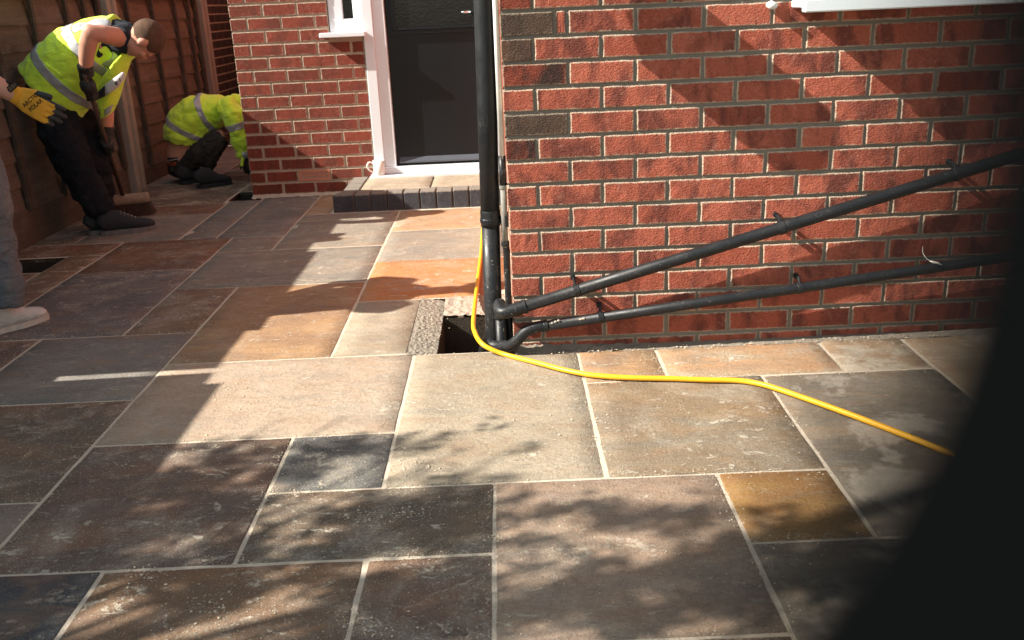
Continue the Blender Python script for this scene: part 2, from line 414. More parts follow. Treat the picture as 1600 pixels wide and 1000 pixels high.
M['denim'] = fabric('pale grey trousers', (0.125, 0.135, 0.15), 0.15, 0.016, (0.30, 0.27, 0.23), 0.5)
M['tee'] = fabric('black tee shirt', (0.022, 0.026, 0.032), 0.15, 0.012)
M['orange_cloth'] = fabric('rust cloth', (0.22, 0.055, 0.02), 0.15, 0.008)
M['glove_black'] = simple('black glove', (0.022, 0.022, 0.023), 0.55, 0.4, var=0.4, scale=60, bump=0.003, bscale=90)
M['glove_yellow'] = simple('yellow knit glove', (0.68, 0.33, 0.035), 0.8, 0.2, var=0.25, scale=40, bump=0.0012, bscale=400)
M['shoe_dark'] = simple('dark grey trainer', (0.026, 0.029, 0.033), 0.75, 0.25, var=0.35, scale=50, bump=0.002, bscale=150)
M['sole_grey'] = simple('grey rubber sole', (0.15, 0.145, 0.14), 0.8, 0.2, var=0.25, scale=50)
M['shoe_white'] = simple('dusty white trainer', (0.56, 0.54, 0.50), 0.8, 0.2, var=0.3, scale=30, bump=0.004, bscale=140)
M['sole_pale'] = simple('pale rubber sole', (0.52, 0.48, 0.42), 0.85, 0.15, var=0.3, scale=60)
M['lace'] = simple('lace', (0.42, 0.41, 0.39), 0.9, 0.1)
M['lace_white'] = simple('white lace', (0.80, 0.78, 0.73), 0.9, 0.1)
M['sock'] = simple('white sock', (0.55, 0.53, 0.5), 0.9, 0.1)
M['broom_wood'] = simple('dusty broom stock', (0.30, 0.235, 0.175), 0.9, 0.15, var=0.35, scale=30, bump=0.002)
M['handle_wood'] = simple('dirty wooden handle', (0.085, 0.055, 0.04), 0.7, 0.25, var=0.4, scale=30)
M['bristle'] = simple('dark bristle', (0.07, 0.045, 0.032), 0.8, 0.2, var=0.4, scale=60)
M['white_print'] = simple('white badge', (0.62, 0.60, 0.57), 0.7, 0.2)
M['ink'] = simple('black ink', (0.02, 0.018, 0.016), 0.8, 0.1)
M['rubber'] = simple('black rubber glove', (0.0016, 0.0018, 0.0020), 1.0, 0.0, var=0.1)
M['bark'] = simple('bark', (0.09, 0.07, 0.05), 0.9, 0.1, var=0.4, scale=30, bump=0.01, bscale=40)
M['leaf'] = simple('green leaf', (0.06, 0.11, 0.025), 0.6, 0.3, var=0.4, scale=5)
M['feather'] = simple('white feather', (0.75, 0.72, 0.66), 0.8, 0.1)
M['blocker_black'] = simple('black blocker metal', (0.02, 0.02, 0.02), 0.5, 0.4)

# ------------------------------------------------------------------ ground
def sheet(name, xs, ys, holes, z, mat, parent=None, kind=None, lift=0.0, label=None):
    bm = bmesh.new(); V = {}
    def vt(x, y):
        if (x, y) not in V: V[(x, y)] = bm.verts.new((x, y, z + (noise.noise(Vector((x * 3, y * 3, 0))) * lift)))
        return V[(x, y)]
    for a, b in zip(xs, xs[1:]):
        for c, d in zip(ys, ys[1:]):
            mx, my = (a + b) / 2, (c + d) / 2
            if any(h[0] < mx < h[1] and h[2] < my < h[3] for h in holes): continue
            bm.faces.new((vt(a, c), vt(b, c), vt(b, d), vt(a, d)))
    o = obj(name, bm, mat, parent)
    if kind: o['kind'] = kind
    if label: o['label'] = label
    return o
PIT = (-0.29, 0.02, 0.015, 0.49)      # open gully beside the house
H2 = (-1.93, -1.70, 3.19, 3.52)       # small hole at the far wall corner
H3 = (-2.76, -2.42, 1.47, 1.77)       # gap by the fence
HO = [PIT, H2, H3]
def cuts(lo, hi, hs, i):
    s = {lo, hi}
    for h in hs: s.update((h[i], h[i + 1]))
    return sorted(s)
def cuts_big(lo, hi, i):
    return sorted(set(cuts(lo, hi, HO, i)) )
sheet('ground', cuts_big(-60, 60, 0), cuts_big(-60, 60, 2), HO, -0.06, M['soil'], kind='structure', label='bare soil around and below the paving')
HC_ = [(-0.397, 0.02, 0.015, 0.704), H2, H3]
patio = sheet('patio', cuts(-2.83, 2.9, HC_, 0), cuts(-4.2, 7.0, HC_, 2), HC_, -0.0022, M['sandbed'], kind='structure', label='Indian stone patio with pale sandy jointing')
# pit linings (one part each)
def lining(h, depth, mat, name='pit_lining', rough=0.008):
    bm = bmesh.new(); x0, x1, y0, y1 = h
    n = 8
    def wallgrid(pa, pb, nrm):
        g = []
        for i in range(n + 1):
            row = []
            for j in range(6):
                t = i / n; z = -0.016 - depth * j / 5
                q = Vector((pa[0] + (pb[0] - pa[0]) * t, pa[1] + (pb[1] - pa[1]) * t, z - 0.006))
                if 0 < j: q += Vector(nrm) * noise.noise(q * 14) * rough
                row.append(bm.verts.new(q))
            g.append(row)
        for i in range(n):
            for j in range(5): bm.faces.new((g[i][j], g[i + 1][j], g[i + 1][j + 1], g[i][j + 1]))
    wallgrid((x0, y0), (x1, y0), (0, -1, 0)); wallgrid((x1, y0), (x1, y1), (1, 0, 0)); wallgrid((x1, y1), (x0, y1), (0, 1, 0)); wallgrid((x0, y1), (x0, y0), (-1, 0, 0))
    m = 10; G_ = [[bm.verts.new((x0 + (x1 - x0) * i / m, y0 + (y1 - y0) * j / m, -depth + 0.03 * noise.noise(Vector((i * 1.3, j * 1.3, depth * 9))))) for j in range(m + 1)] for i in range(m + 1)]
    for i in range(m):
        for j in range(m): bm.faces.new((G_[i][j], G_[i + 1][j], G_[i + 1][j + 1], G_[i][j + 1]))
    return obj(name, bm, mat, patio, smooth=True)
lining(PIT, 0.30, M['dirt'], 'gully_pit'); lining(H2, 0.12, M['dirt'], 'drain_hole'); lining(H3, 0.10, M['dirt'], 'drain_hole')
def rubble(name, x0, x1, y0, y1, z, n, r0, r1, mat, parent, zamp=0.0):
    bm = bmesh.new()
    for i in range(n):
        r = random.uniform(r0, r1); c = Vector((random.uniform(x0, x1), random.uniform(y0, y1), z + r * 0.4 + random.uniform(0, zamp)))
        M4 = Matrix.Translation(c) @ Matrix.Rotation(random.uniform(0, 6), 4, Vector((random.random(), random.random(), random.random() + .1)).normalized()) @ Matrix.Diagonal((r, r * random.uniform(.6, 1), r * random.uniform(.5, .9), 1))
        bmesh.ops.create_icosphere(bm, subdivisions=1, radius=1, matrix=M4)
    o = obj(name, bm, mat, parent); o['kind'] = 'stuff'; return o
rubble('rubble', PIT[0] + .02, PIT[1] - .03, PIT[2] + .02, PIT[3] - .02, -0.30, 160, 0.008, 0.026, M['concrete_rough'], patio, 0.05)

# paving slabs: x0, x1, y0, y1, stone
J = 0.0075
SLABS = [
 (-1.59, -0.984, -2.35, -1.325, 'bluedark'), (-0.984, -0.37, -1.95, -1.325, 'brown'), (-0.37, -0.07, -1.95, -1.325, 'purple'),
 (-0.07, 0.525, -1.66, -0.988, 'mauve'), (0.525, 1.11, -1.95, -1.33, 'damp'), (0.525, 0.822, -1.33, -0.99, 'gold'),
 (0.822, 1.405, -1.33, -0.33, 'damp'), (0.23, 0.822, -0.99, -0.325, 'crackle'), (-0.37, 0.23, -0.988, 0.008, 'tan'),
 (0.23, 0.512, -0.325, -0.012, 'ochre'), (0.512, 1.105, -0.325, -0.012, 'orangepale'), (1.105, 1.405, -0.33, -0.012, 'mottled'),
 (1.405, 2.0, -0.65, -0.012, 'mottled'), (1.405, 2.0, -1.33, -0.65, 'damp'), (2.0, 2.9, -0.65, -0.012, 'tan'), (2.0, 2.9, -1.33, -0.65, 'brown'),
 (-0.68, -0.37, -0.988, -0.645, 'blue'), (-0.68, -0.07, -1.325, -0.988, 'dark'), (-1.29, -0.68, -1.325, -0.645, 'purple'),
 (-1.29, -0.37, -0.645, 0.03, 'pink'), (-1.91, -1.29, -1.325, -0.98, 'grey'), (-1.91, -1.29, -0.98, -0.295, 'dark'),
 (-1.92, -1.29, -0.295, 0.388, 'greycool'), (-2.83, -1.92, -0.295, 0.388, 'purple'), (-2.83, -1.91, -0.98, -0.295, 'brown'),
 (-1.29, -0.68, 0.03, 1.03, 'ochre'), (-1.59, -1.29, 0.388, 1.03, 'brown'), (-0.68, -0.395, 0.03, 0.71, 'tan'),
 (-0.68, -0.025, 0.71, 1.37, 'orange'), (-0.68, -0.025, 1.37, 2.05, 'greybeige'), (-0.68, -0.025, 2.05, 2.605, 'orangepale'),
 (-1.59, -0.68, 1.03, 1.73, 'grey'), (-1.59, -1.29, 1.73, 2.07, 'grey'), (-1.29, -0.68, 1.73, 2.40, 'greybeige'),
 (-1.29, -0.68, 2.40, 2.61, 'greybeige'), (-1.29, -1.12, 2.61, 3.27, 'orangepale'), (-1.69, -1.29, 2.07, 3.27, 'greycool'), (-1.91, -1.69, 2.07, 3.18, 'greycool'),
 (-2.52, -1.91, 2.07, 2.80, 'grey'), (-2.52, -1.91, 2.80, 3.13, 'brownred'), (-2.83, -2.52, 2.07, 3.13, 'dark'),
 (-2.22, -1.59, 1.40, 2.07, 'brownred'), (-2.22, -1.59, 0.388, 1.40, 'slate'), (-2.83, -2.22, 1.79, 2.07, 'brownred'),
 (-2.42, -2.22, 1.10, 1.79, 'brown'), (-2.83, -2.42, 1.10, 1.46, 'brown'), (-2.83, -2.22, 0.388, 1.10, 'purple'),
 (-2.83, -1.94, 3.13, 3.95, 'dark'), (-1.94, -1.79, 3.53, 3.95, 'dark'), (-2.83, -2.3, 3.95, 4.9, 'grey'), (-2.3, -1.79, 3.95, 4.9, 'dark'), (-2.83, -1.79, 4.9, 5.7, 'grey'), (-2.83, -1.79, 5.7, 6.9, 'dark'),
 (-2.83, -1.91, -1.325, -0.98, 'greycool'), (-2.83, -1.59, -2.35, -1.325, 'brown'), (-0.07, 0.525, -2.6, -1.66, 'brown'), (-0.37, -0.07, -2.6, -1.95, 'grey'),
 (-0.984, -0.37, -2.6, -1.95, 'tan'), (0.525, 1.11, -2.6, -1.95, 'pink'), (1.11, 2.0, -2.0, -1.33, 'mauve'), (2.0, 2.9, -2.6, -1.33, 'grey'), (1.11, 2.0, -2.6, -2.0, 'dark'),
 (-1.59, -0.984, -3.2, -2.35, 'ochre'), (-2.83, -1.59, -3.2, -2.35, 'dark'), (-0.984, 0.0, -3.4, -2.6, 'purple'), (0.0, 0.9, -3.4, -2.6, 'greybeige'), (0.9, 2.9, -3.4, -2.6, 'brown'),
 (-2.83, -0.984, -4.2, -3.2, 'grey'), (-0.984, 0.9, -4.2, -3.4, 'dark'), (0.9, 2.9, -4.2, -3.4, 'mauve'),
]
def make_slab(x0, x1, y0, y1, mat, top=0.0, th=0.03, parent=patio, name='paving_slab', joint=J):
    a, b, c, d = x0 + joint, x1 - joint, y0 + joint, y1 - joint
    nx = max(3, min(12, int((b - a) / 0.07))); ny = max(3, min(12, int((d - c) / 0.07)))
    sd = Vector((random.uniform(0, 90), random.uniform(0, 90), 0)); tilt = (random.uniform(-1, 1) * 0.0012, random.uniform(-1, 1) * 0.0012)
    bm = bmesh.new(); g = []
    for i in range(nx + 1):
        row = []
        for j in range(ny + 1):
            x = a + (b - a) * i / nx; y = c + (d - c) * j / ny
            q = Vector((x * 9, y * 9, 0)) + sd
            z = top + 0.0015 * noise.noise(q) + tilt[0] * (i / nx - .5) * 2 + tilt[1] * (j / ny - .5) * 2
            if i in (0, nx): x += 0.0028 * noise.noise(q * 2.1 + Vector((3, 0, 5)))
            if j in (0, ny): y += 0.0028 * noise.noise(q * 2.1 + Vector((0, 8, 2)))
            row.append(bm.verts.new((x, y, z)))
        g.append(row)
    for i in range(nx):
        for j in range(ny): bm.faces.new((g[i][j], g[i + 1][j], g[i + 1][j + 1], g[i][j + 1]))
    rim = [g[i][0] for i in range(nx + 1)] + [g[nx][j] for j in range(1, ny + 1)] + [g[i][ny] for i in range(nx - 1, -1, -1)] + [g[0][j] for j in range(ny - 1, 0, -1)]
    cx, cy = (a + b) / 2, (c + d) / 2
    mid = []; low = []
    for v in rim:
        ux = 0.003 * (1 if v.co.x > b - .01 else -1 if v.co.x < a + .01 else 0); uy = 0.003 * (1 if v.co.y > d - .01 else -1 if v.co.y < c + .01 else 0)
        mid.append(bm.verts.new((v.co.x + ux, v.co.y + uy, v.co.z - 0.0035))); low.append(bm.verts.new((v.co.x + ux, v.co.y + uy, top - th)))
    n = len(rim)
    for k in range(n):
        bm.faces.new((rim[k], rim[(k + 1) % n], mid[(k + 1) % n], mid[k])); bm.faces.new((mid[k], mid[(k + 1) % n], low[(k + 1) % n], low[k]))
    o = obj(name, bm, mat, parent)
    for p in o.data.polygons: p.use_smooth = p.normal.z > 0.9
    return o
for x0, x1, y0, y1, k in SLABS: make_slab(x0, x1, y0, y1, SL[k])

# rough mortar collar round the gully
def heightfield(name, x0, x1, y0, y1, nx, ny, f, mat, parent, kind=None):
    bm = bmesh.new(); g = [[bm.verts.new((x0 + (x1 - x0) * i / nx, y0 + (y1 - y0) * j / ny, 0)) for j in range(ny + 1)] for i in range(nx + 1)]
    for row in g:
        for v in row: v.co.z = f(v.co.x, v.co.y)
    for i in range(nx):
        for j in range(ny): bm.faces.new((g[i][j], g[i + 1][j], g[i + 1][j + 1], g[i][j + 1]))
    o = obj(name, bm, mat, parent, smooth=True)
    if kind: o['kind'] = kind
    return o
def rough(x, y, a, s): return a * (noise.noise(Vector((x * s, y * s, 0))) + 0.6 * noise.noise(Vector((x * s * 2.7, y * s * 2.7, 4))) + 0.3 * noise.noise(Vector((x * s * 6, y * s * 6, 9))))
heightfield('mortar_collar', -0.398, -0.29, 0.012, 0.705, 26, 150, lambda x, y: 0.004 - 0.020 * max(0, (x + 0.398) / 0.108) ** 1.3 + rough(x, y, 0.007, 80), M['concrete_rough'], patio)
heightfield('mortar_collar', -0.2895, -0.024, 0.49, 0.705, 60, 46, lambda x, y: 0.004 - 0.016 * max(0, (0.705 - y) / 0.215) ** 2 + rough(x, y, 0.006, 38), mortar_mat('sandy mortar', (0.42, 0.36, 0.29), (0.30, 0.26, 0.21)), patio)
# crumbled mortar along the foot of the wall
heightfield('mortar_fillet', 0.0, 2.9, -0.045, 0.004, 420, 12, lambda x, y: max(-0.004, (0.020 * max(0, 1 - x / .55) + 0.010) * (max(0.0, y + 0.045) / 0.049) ** 1.5 + rough(x, y, 0.008 if x < 0.45 else 0.003, 30)), mortar_mat('dusty mortar', (0.30, 0.25, 0.20), (0.18, 0.155, 0.125)), patio)
heightfield('mortar_fillet', -1.775, -1.12, 3.24, 3.30, 120, 8, lambda x, y: 0.018 * (y - 3.24) / 0.06 + rough(x, y, 0.007, 26), M['sandbed'], patio)

# ------------------------------------------------------------------ house
house = empty('brick_house', (0, 3.29, 0)); tag(house, 'red brick house with a charcoal door in its recess and a white window sill', 'house')
def blocks(name, bl, mat, parent=house):
    bm = bmesh.new()
    for b in bl: box(bm, *b)
    return obj(name, bm, mat, parent)
ME = 0.0055
wall_near = blocks('wall', [(ME, 0.98, ME, 0.3, -0.1, 1.36), (0.98, 2.6, ME + .0005, 0.3, -0.1, 1.148), (2.6, 3.2, ME, 0.3, -0.1, 1.36)], M['mortar'])
blocks('wall', [(0.0, 5.0, 0.302, 9.0, -0.1, 2.8), (3.2, 5.0, 0.0, 0.301, -0.1, 2.8), (0.0, 0.98, 0.0, 0.301, 1.362, 2.8), (2.6, 3.2, 0.0, 0.301, 1.362, 2.8), (0.98, 2.6, 0.0, 0.301, 2.25, 2.8)], M['wall_upper'])
YL = 3.29
wall_left = blocks('wall', [(-1.768, -1.13, YL + ME, YL + .3, -0.1, 1.36), (-1.13, -0.905, YL + ME, YL + .3, -0.1, 1.045)], M['mortar_far'])
blocks('wall', [(-1.775, 0.0, YL + .302, 9.0, -0.1, 2.8), (-1.775, -1.13, YL, YL + .301, 1.362, 2.8), (-1.13, 0.0, YL, YL + .301, 2.2, 2.8)], M['wall_upper'])
blocks('roof', [(-1.775, 5.0, YL, 9.0, 2.802, 2.9), (0.0, 5.0, 0.0, YL - .002, 2.802, 2.9)], simple('felt roof', (0.05, 0.05, 0.05), 0.9))

def brick_mesh(L, H, D, seed, nz=2, nx=6):
    rnd = random.Random(seed); bm = bmesh.new(); g = []; b = 0.0035
    for i in range(nx + 1):
        row = []
        for j in range(nz + 1):
            x = L * i / nx; z = H * j / nz; y = rnd.uniform(0, 0.0012)
            if i == 0: x += b + rnd.uniform(-.001, .0015)
            if i == nx: x -= b + rnd.uniform(-.001, .0015)
            if j == 0: z += b + rnd.uniform(-.001, .0015)
            if j == nz: z -= b + rnd.uniform(-.001, .0015)
            row.append(bm.verts.new((x, y, z)))
        g.append(row)
    for i in range(nx):
        for j in range(nz): bm.faces.new((g[i][j], g[i + 1][j], g[i + 1][j + 1], g[i][j + 1]))
    rim = [g[i][0] for i in range(nx + 1)] + [g[nx][j] for j in range(1, nz + 1)] + [g[i][nz] for i in range(nx - 1, -1, -1)] + [g[0][j] for j in range(nz - 1, 0, -1)]
    mid = []; low = []
    for v in rim:
        x = v.co.x - (b if v.co.x < L * .05 else -b if v.co.x > L * .95 else 0); z = v.co.z - (b if v.co.z < H * .2 else -b if v.co.z > H * .8 else 0)
        mid.append(bm.verts.new((x, 0.0035, z))); low.append(bm.verts.new((x, D, z)))
    n = len(rim)
    for k in range(n):
        bm.faces.new((rim[k], rim[(k + 1) % n], mid[(k + 1) % n], mid[k])); bm.faces.new((mid[k], mid[(k + 1) % n], low[(k + 1) % n], low[k]))
    bmesh.ops.recalc_face_normals(bm, faces=bm.faces)
    me = bpy.data.meshes.new('brick'); bm.to_mesh(me); bm.free()
    return me
BC = {}
def put_brick(x, z, L, H, D, mat, parent, y, name='brick', rnd=random):
    v = rnd.randrange(4); key = (round(L, 3), round(H, 4), D, v, mat.name)
    if key not in BC:
        me = brick_mesh(L, H, D, hash((round(L, 3), v)) & 0xffff); me.materials.append(mat); BC[key] = me
    o = bpy.data.objects.new(name, BC[key]); COL.objects.link(o); o.parent = parent
    o.matrix_parent_inverse = Matrix.Translation(-wloc(parent))
    o.location = (x + rnd.uniform(-.001, .001), y + rnd.uniform(-.0012, .0008), z + rnd.uniform(-.0008, .0008))
    o.rotation_euler = (0, rnd.uniform(-.004, .004), 0)
    return o
random.seed(11)
PI_ = 0.0819; HB = 0.0715; Z15 = 0.0813
for r in range(-0, 17):
    zm = Z15 + (15 - r) * PI_; z0 = zm - HB / 2
    xs = []
    if r % 2 == 0: xs = [(0.0, 0.2145)] + [(0.2255 + .225 * n, 0.2145) for n in range(13)]
    else: xs = [(0.0, 0.102)] + [(0.1125 + .225 * n, 0.2145) for n in range(13)]
    if r == 2: xs = [(0.0, 0.172), (0.184, 0.032)] + xs[1:]
    for k, (x, L) in enumerate(xs):
        if x > 3.0 or (x + L > 0.98 and x < 2.6 and r < 2): 
            if r < 2 and x < 0.98 and x + L > 0.98: L = 0.975 - x
            else: continue
            if L < 0.03: continue
        mt = M['brick']
        if k == 0:
            if r in (2, 3, 6): mt = M['brick_burnt']
            elif r in (1, 4, 7): mt = M['brick_half']
        if (r, k) == (5, 7) : mt = M['brick_half']
        D_ = 0.05 if k else 0.10
        put_brick(x, z0, L, HB if r < 16 else HB, D_, mt, wall_near, 0.0)
PL = 0.0846; HL = 0.0745; ZL = 0.0513; X0 = -1.775
air = None
for r in range(0, 17):
    z0 = ZL + (15 - r) * PL - HL / 2
    if r % 2 == 0: xs = [(X0, 0.1025)] + [(-1.6615 + .225 * n, 0.2145) for n in range(4)]
    else: xs = [(X0 + .225 * n, 0.2145) for n in range(4)]
    for k, (x, L) in enumerate(xs):
        lim = -0.907 if z0 + HL < 1.055 else -1.132
        if x + L > lim: L = lim - x
        if L < 0.02: continue
        if r == 14 and k == 2:
            bm = bmesh.new()
            box(bm, x, x + L, YL, YL + .012, z0, z0 + .016); box(bm, x, x + L, YL, YL + .012, z0 + HL - .016, z0 + HL)
            box(bm, x, x + .014, YL + .0003, YL + .012, z0 + .0162, z0 + HL - .0162); box(bm, x + L - .014, x + L, YL + .0003, YL + .012, z0 + .0162, z0 + HL - .0162)
            box(bm, x + .0142, x + L - .0142, YL + .002, YL + .012, z0 + HL / 2 - .004, z0 + HL / 2 + .004)
            for q in range(1, 9):
                xx = x + .014 + (L - .028) * q / 9
                box(bm, xx - .0038, xx + .0038, YL + .001, YL + .0118, z0 + .0164, z0 + HL / 2 - .0042); box(bm, xx - .0038, xx + .0038, YL + .001, YL + .0118, z0 + HL / 2 + .0042, z0 + HL - .0164)
            air = obj('air_brick', bm, M['terracotta'], wall_left)
            bm = bmesh.new(); box(bm, x + .012, x + L - .012, YL + .0114, YL + .0117, z0 + .014, z0 + HL - .014)
            obj('vent_shade', bm, M['ink'], wall_left)  # black sheet standing in for the shade inside the vent holes
            continue
        put_brick(x, z0, L, HL, 0.05, M['brick_far'], wall_left, YL)
random.seed(5)

# door, frame, side window
def part_box(name, b, mat, parent=house, bev=0.003):
    bm = bmesh.new()
    for q in (b if isinstance(b, list) else [b]): box(bm, *q, bev)
    return obj(name, bm, mat, parent)
DX0, DX1 = -0.752, -0.125
part_box('door_frame', [(-0.902, -0.835, YL - .012, YL + .08, 0.172, 2.2), (-0.835, DX0 - .004, YL + .004, YL + .09, 0.172, 2.2), (DX1 + .004, -0.02, YL - .012, YL + .08, 0.172, 2.2), (DX0 - .004, DX1 + .004, YL + .004, YL + .08, 2.12, 2.2)], M['upvc'])
part_box('door_sill', [(-0.93, -0.03, YL - .115, YL + .06, 0.105, 0.130), (-0.90, -0.03, YL - .055, YL + .06, 0.1305, 0.171)], M['upvc'])
door = part_box('door', (DX0, DX1, YL + .050, YL + .095, 0.176, 2.115), M['door'])
npl = 6
for i in range(npl):
    a = DX0 + .05 + (DX1 - DX0 - .10) * i / npl; b = DX0 + .05 + (DX1 - DX0 - .10) * (i + 1) / npl
    part_box('plank', (a + .0006, b - .0006, YL + .0493, YL + .0499, 0.235, 1.04), M['door'], door, 0.0)
gx0, gx1, gz0, gz1 = -0.685, -0.175, 1.085, 1.95
part_box('glazing_bead', [(gx0 - .035, gx1 + .035, YL + .030, YL + .0495, gz0 - .038, gz0 - .012), (gx0 - .02, gx1 + .02, YL + .022, YL + .0492, gz0 - .0118, gz0), (gx0 - .035, gx0 - .001, YL + .030, YL + .0495, gz0 - .0117, gz1), (gx1 + .001, gx1 + .035, YL + .030, YL + .0495, gz0 - .0117, gz1), (gx0 - .035, gx1 + .035, YL + .030, YL + .0495, gz1 + .001, gz1 + .036)], M['door'], door)
part_box('pane', (gx0 + .0005, gx1 - .0005, YL + .040, YL + .048, gz0 + .001, gz1 - .001), M['glass'], door, 0)
bm = bmesh.new(); prism(bm, [(YL + .049, 0.19), (YL + .018, 0.19), (YL + .018, 0.20), (YL + .049, 0.228)], DX0 + .02, DX1 - .01, 'x')
obj('weather_bar', bm, simple('graphite bar', (0.10, 0.11, 0.13), 0.3, 0.5, 0.3), door)
bm = bmesh.new(); tube(bm, [(-0.19, YL + .045, 1.17), (-0.19, YL + .012, 1.17), (-0.225, YL + .006, 1.17), (-0.245, YL + .006, 1.168)], 0.008, 10)
obj('handle', bm, M['chrome'], door, True)
win = part_box('window', [(-1.125, -1.03, YL + .012, YL + .08, 1.078, 2.19), (-0.962, -0.904, YL + .012, YL + .08, 1.078, 2.19), (-1.03, -0.962, YL + .012, YL + .08, 1.078, 1.16), (-1.03, -0.962, YL + .012, YL + .08, 2.1, 2.19)], M['upvc'], house, 0.004)
part_box('pane', (-1.031, -0.961, YL + .045, YL + .05, 1.159, 2.101), M['glass'], win, 0)
part_box('window_sill', [(-1.185, -0.885, YL - .075, YL + .04, 1.047, 1.0775)], M['upvc'], house, 0.004)
# near window above the wall
part_box('window_sill', [(0.962, 2.65, -0.128, -0.092, 1.146, 1.186), (0.957, 2.65, -0.0918, 0.09, 1.160, 1.184)], M['upvc'], house, 0.004)
nwin = part_box('window', [(0.99, 1.06, 0.05, 0.11, 1.186, 2.245), (2.53, 2.6, 0.05, 0.11, 1.186, 2.245), (1.06, 2.53, 0.05, 0.11, 1.186, 1.25), (1.06, 2.53, 0.05, 0.11, 2.18, 2.245), (1.76, 1.82, 0.052, 0.108, 1.25, 2.18)], M['upvc'], house, 0.004)
part_box('pane', (1.059, 1.762, 0.08, 0.085, 1.249, 2.181), M['glass'], nwin, 0)
part_box('pane', (1.818, 2.531, 0.08, 0.085, 1.249, 2.181), M['glass'], nwin, 0)
# white cap with thin lead on the wall
cap = empty('cable_cap', (0.888, 0, 1.18)); tag(cap, 'small round white plastic cap on a short lead left of the long white window sill', 'cable cap')
bm = bmesh.new(); tube(bm, [(0.888, -.004, 1.172), (0.888, -.028, 1.170)], [(.013, .017), (.012, .016)], 16); obj('cap', bm, M['upvc_dirty'], cap, True)
bm = bmesh.new(); tube(bm, spline([(0.888, -.012, 1.182), (0.884, -.010, 1.25), (0.886, -.006, 1.45)]), 0.0035, 8); obj('lead', bm, M['upvc_dirty'], cap, True)
# unseen lantern-shaped blocker added above the frame (casts the slanting shade on the bricks)
blocker = empty('shade_blocker', (0.12, 0, 1.5)); tag(blocker, 'added unseen black lantern shape, shading the near brick wall above the pipes', 'shade blocker')
part_box('blocker_plate', (0.06, 0.18, -0.02, -0.001, 1.40, 1.62), M['blocker_black'], blocker)
bm = bmesh.new()
prism(bm, [(0.05, 1.335), (0.19, 1.335), (0.24, 1.50), (0.14, 1.60), (0.11, 1.60), (0.00, 1.50)], -0.20, -0.09, 'y'); obj('blocker_body', bm, M['blocker_black'], blocker)
bm = bmesh.new(); tube(bm, [(0.12, -.02, 1.56), (0.12, -.10, 1.60)], 0.014, 10); obj('arm', bm, M['blocker_black'], blocker)

# ------------------------------------------------------------------ doorstep
step = empty('doorstep', (-0.6, 2.95, 0)); tag(step, 'low doorstep of two buff slabs edged with blue black blocks', 'doorstep')
bm = bmesh.new(); prism(bm, [(-1.05, 2.70), (-0.03, 2.70), (-0.03, 3.285), (-1.05, 3.285)], -0.02, 0.088, 'z'); obj('base', bm, M['mortar'], step)
make_slab(-0.95, -0.49, 2.765, 3.285, SL['tan'], 0.112, 0.022, step, 'paving_slab'); make_slab(-0.49, -0.03, 2.765, 3.285, SL['tan'], 0.112, 0.022, step, 'paving_slab')
x = -0.03
for i in range(9):
    a = x - 0.104; part_box('edging_block', (a + .003, x - .003, 2.64, 2.762, -0.01, 0.112 + random.uniform(-.002, .002)), M['paver'], step, 0.006); x = a
bm = bmesh.new(); prism(bm, [(-1.105, 2.642), (x - .003, 2.640), (x - .003, 2.762), (-1.06, 2.762)], -0.01, 0.112, 'z'); bmesh.ops.bevel(bm, geom=bm.edges[:], offset=.008, segments=1, affect='EDGES'); obj('edging_block', bm, M['paver'], step)
for j in range(4):
    y = 2.765 + j * .13; part_box('edging_block', (-1.06, -0.953, y + .003, y + .127, -0.01, 0.111 + random.uniform(-.002, .002)), M['paver'], step, 0.006)

# mug
mug = empty('mug', (-0.872, YL - .075, 0.131)); tag(mug, 'white ceramic mug standing on the left end of the door sill', 'mug')
bm = bmesh.new(); mx, my = -0.868, YL - .070
prof = [(0.0, 0.131), (0.036, 0.131), (0.040, 0.137), (0.0415, 0.232), (0.038, 0.232), (0.036, 0.14), (0.0, 0.138)]
sg = 24; rings = []
for r_, z in prof: rings.append([bm.verts.new((mx + max(r_, .0005) * math.cos(2 * math.pi * k / sg), my + max(r_, .0005) * math.sin(2 * math.pi * k / sg), z)) for k in range(sg)])
for a, b in zip(rings, rings[1:]):
    for k in range(sg): bm.faces.new((a[k], a[(k + 1) % sg], b[(k + 1) % sg], b[k]))
obj('cup', bm, M['ceramic'], mug, True)
bm = bmesh.new(); tube(bm, spline([(mx - .036, my - .01, 0.212), (mx - .062, my - .018, 0.222), (mx - .078, my - .022, 0.198), (mx - .066, my - .018, 0.168), (mx - .038, my - .01, 0.152)]), 0.0055, 10); obj('handle', bm, M['ceramic'], mug, True)

# ------------------------------------------------------------------ pipes
def pipe_part(name, pts, r, mat, parent, seg=24): 
    bm = bmesh.new(); tube(bm, pts, r, seg); return obj(name, bm, mat, parent, True)
def ring_part(name, c, t, r, w, mat, parent, lug=None):
    c = Vector(c); t = Vector(t).normalized(); bm = bmesh.new()
    tube(bm, [c - t * w / 2, c - t * w / 2 * .8, c + t * w / 2 * .8, c + t * w / 2], [r * .97, r, r, r * .97], 24)
    if lug:
        for q in lug: box(bm, *q, .001)
    return obj(name, bm, mat, parent)
dp = empty('downpipe', (-0.06, 0.09, 0)); tag(dp, 'thick vertical black plastic downpipe standing in the open gully at the wall corner', 'downpipe')
def dpx(z): return -0.0745 + 0.0195 * z
pipe_part('pipe', [(dpx(z), .085, z) for z in (0.455, 0.9, 1.4, 2.0, 2.75)], 0.0345, M['pipe'], dp)
pipe_part('pipe', [(dpx(z), .085, z) for z in (-.26, -.1, 0.1, 0.462)], 0.0325, M['pipe_dusty'], dp)
ring_part('socket', (dpx(.49), .085, .49), (0, 0, 1), .0362, .05, M['pipe'], dp)
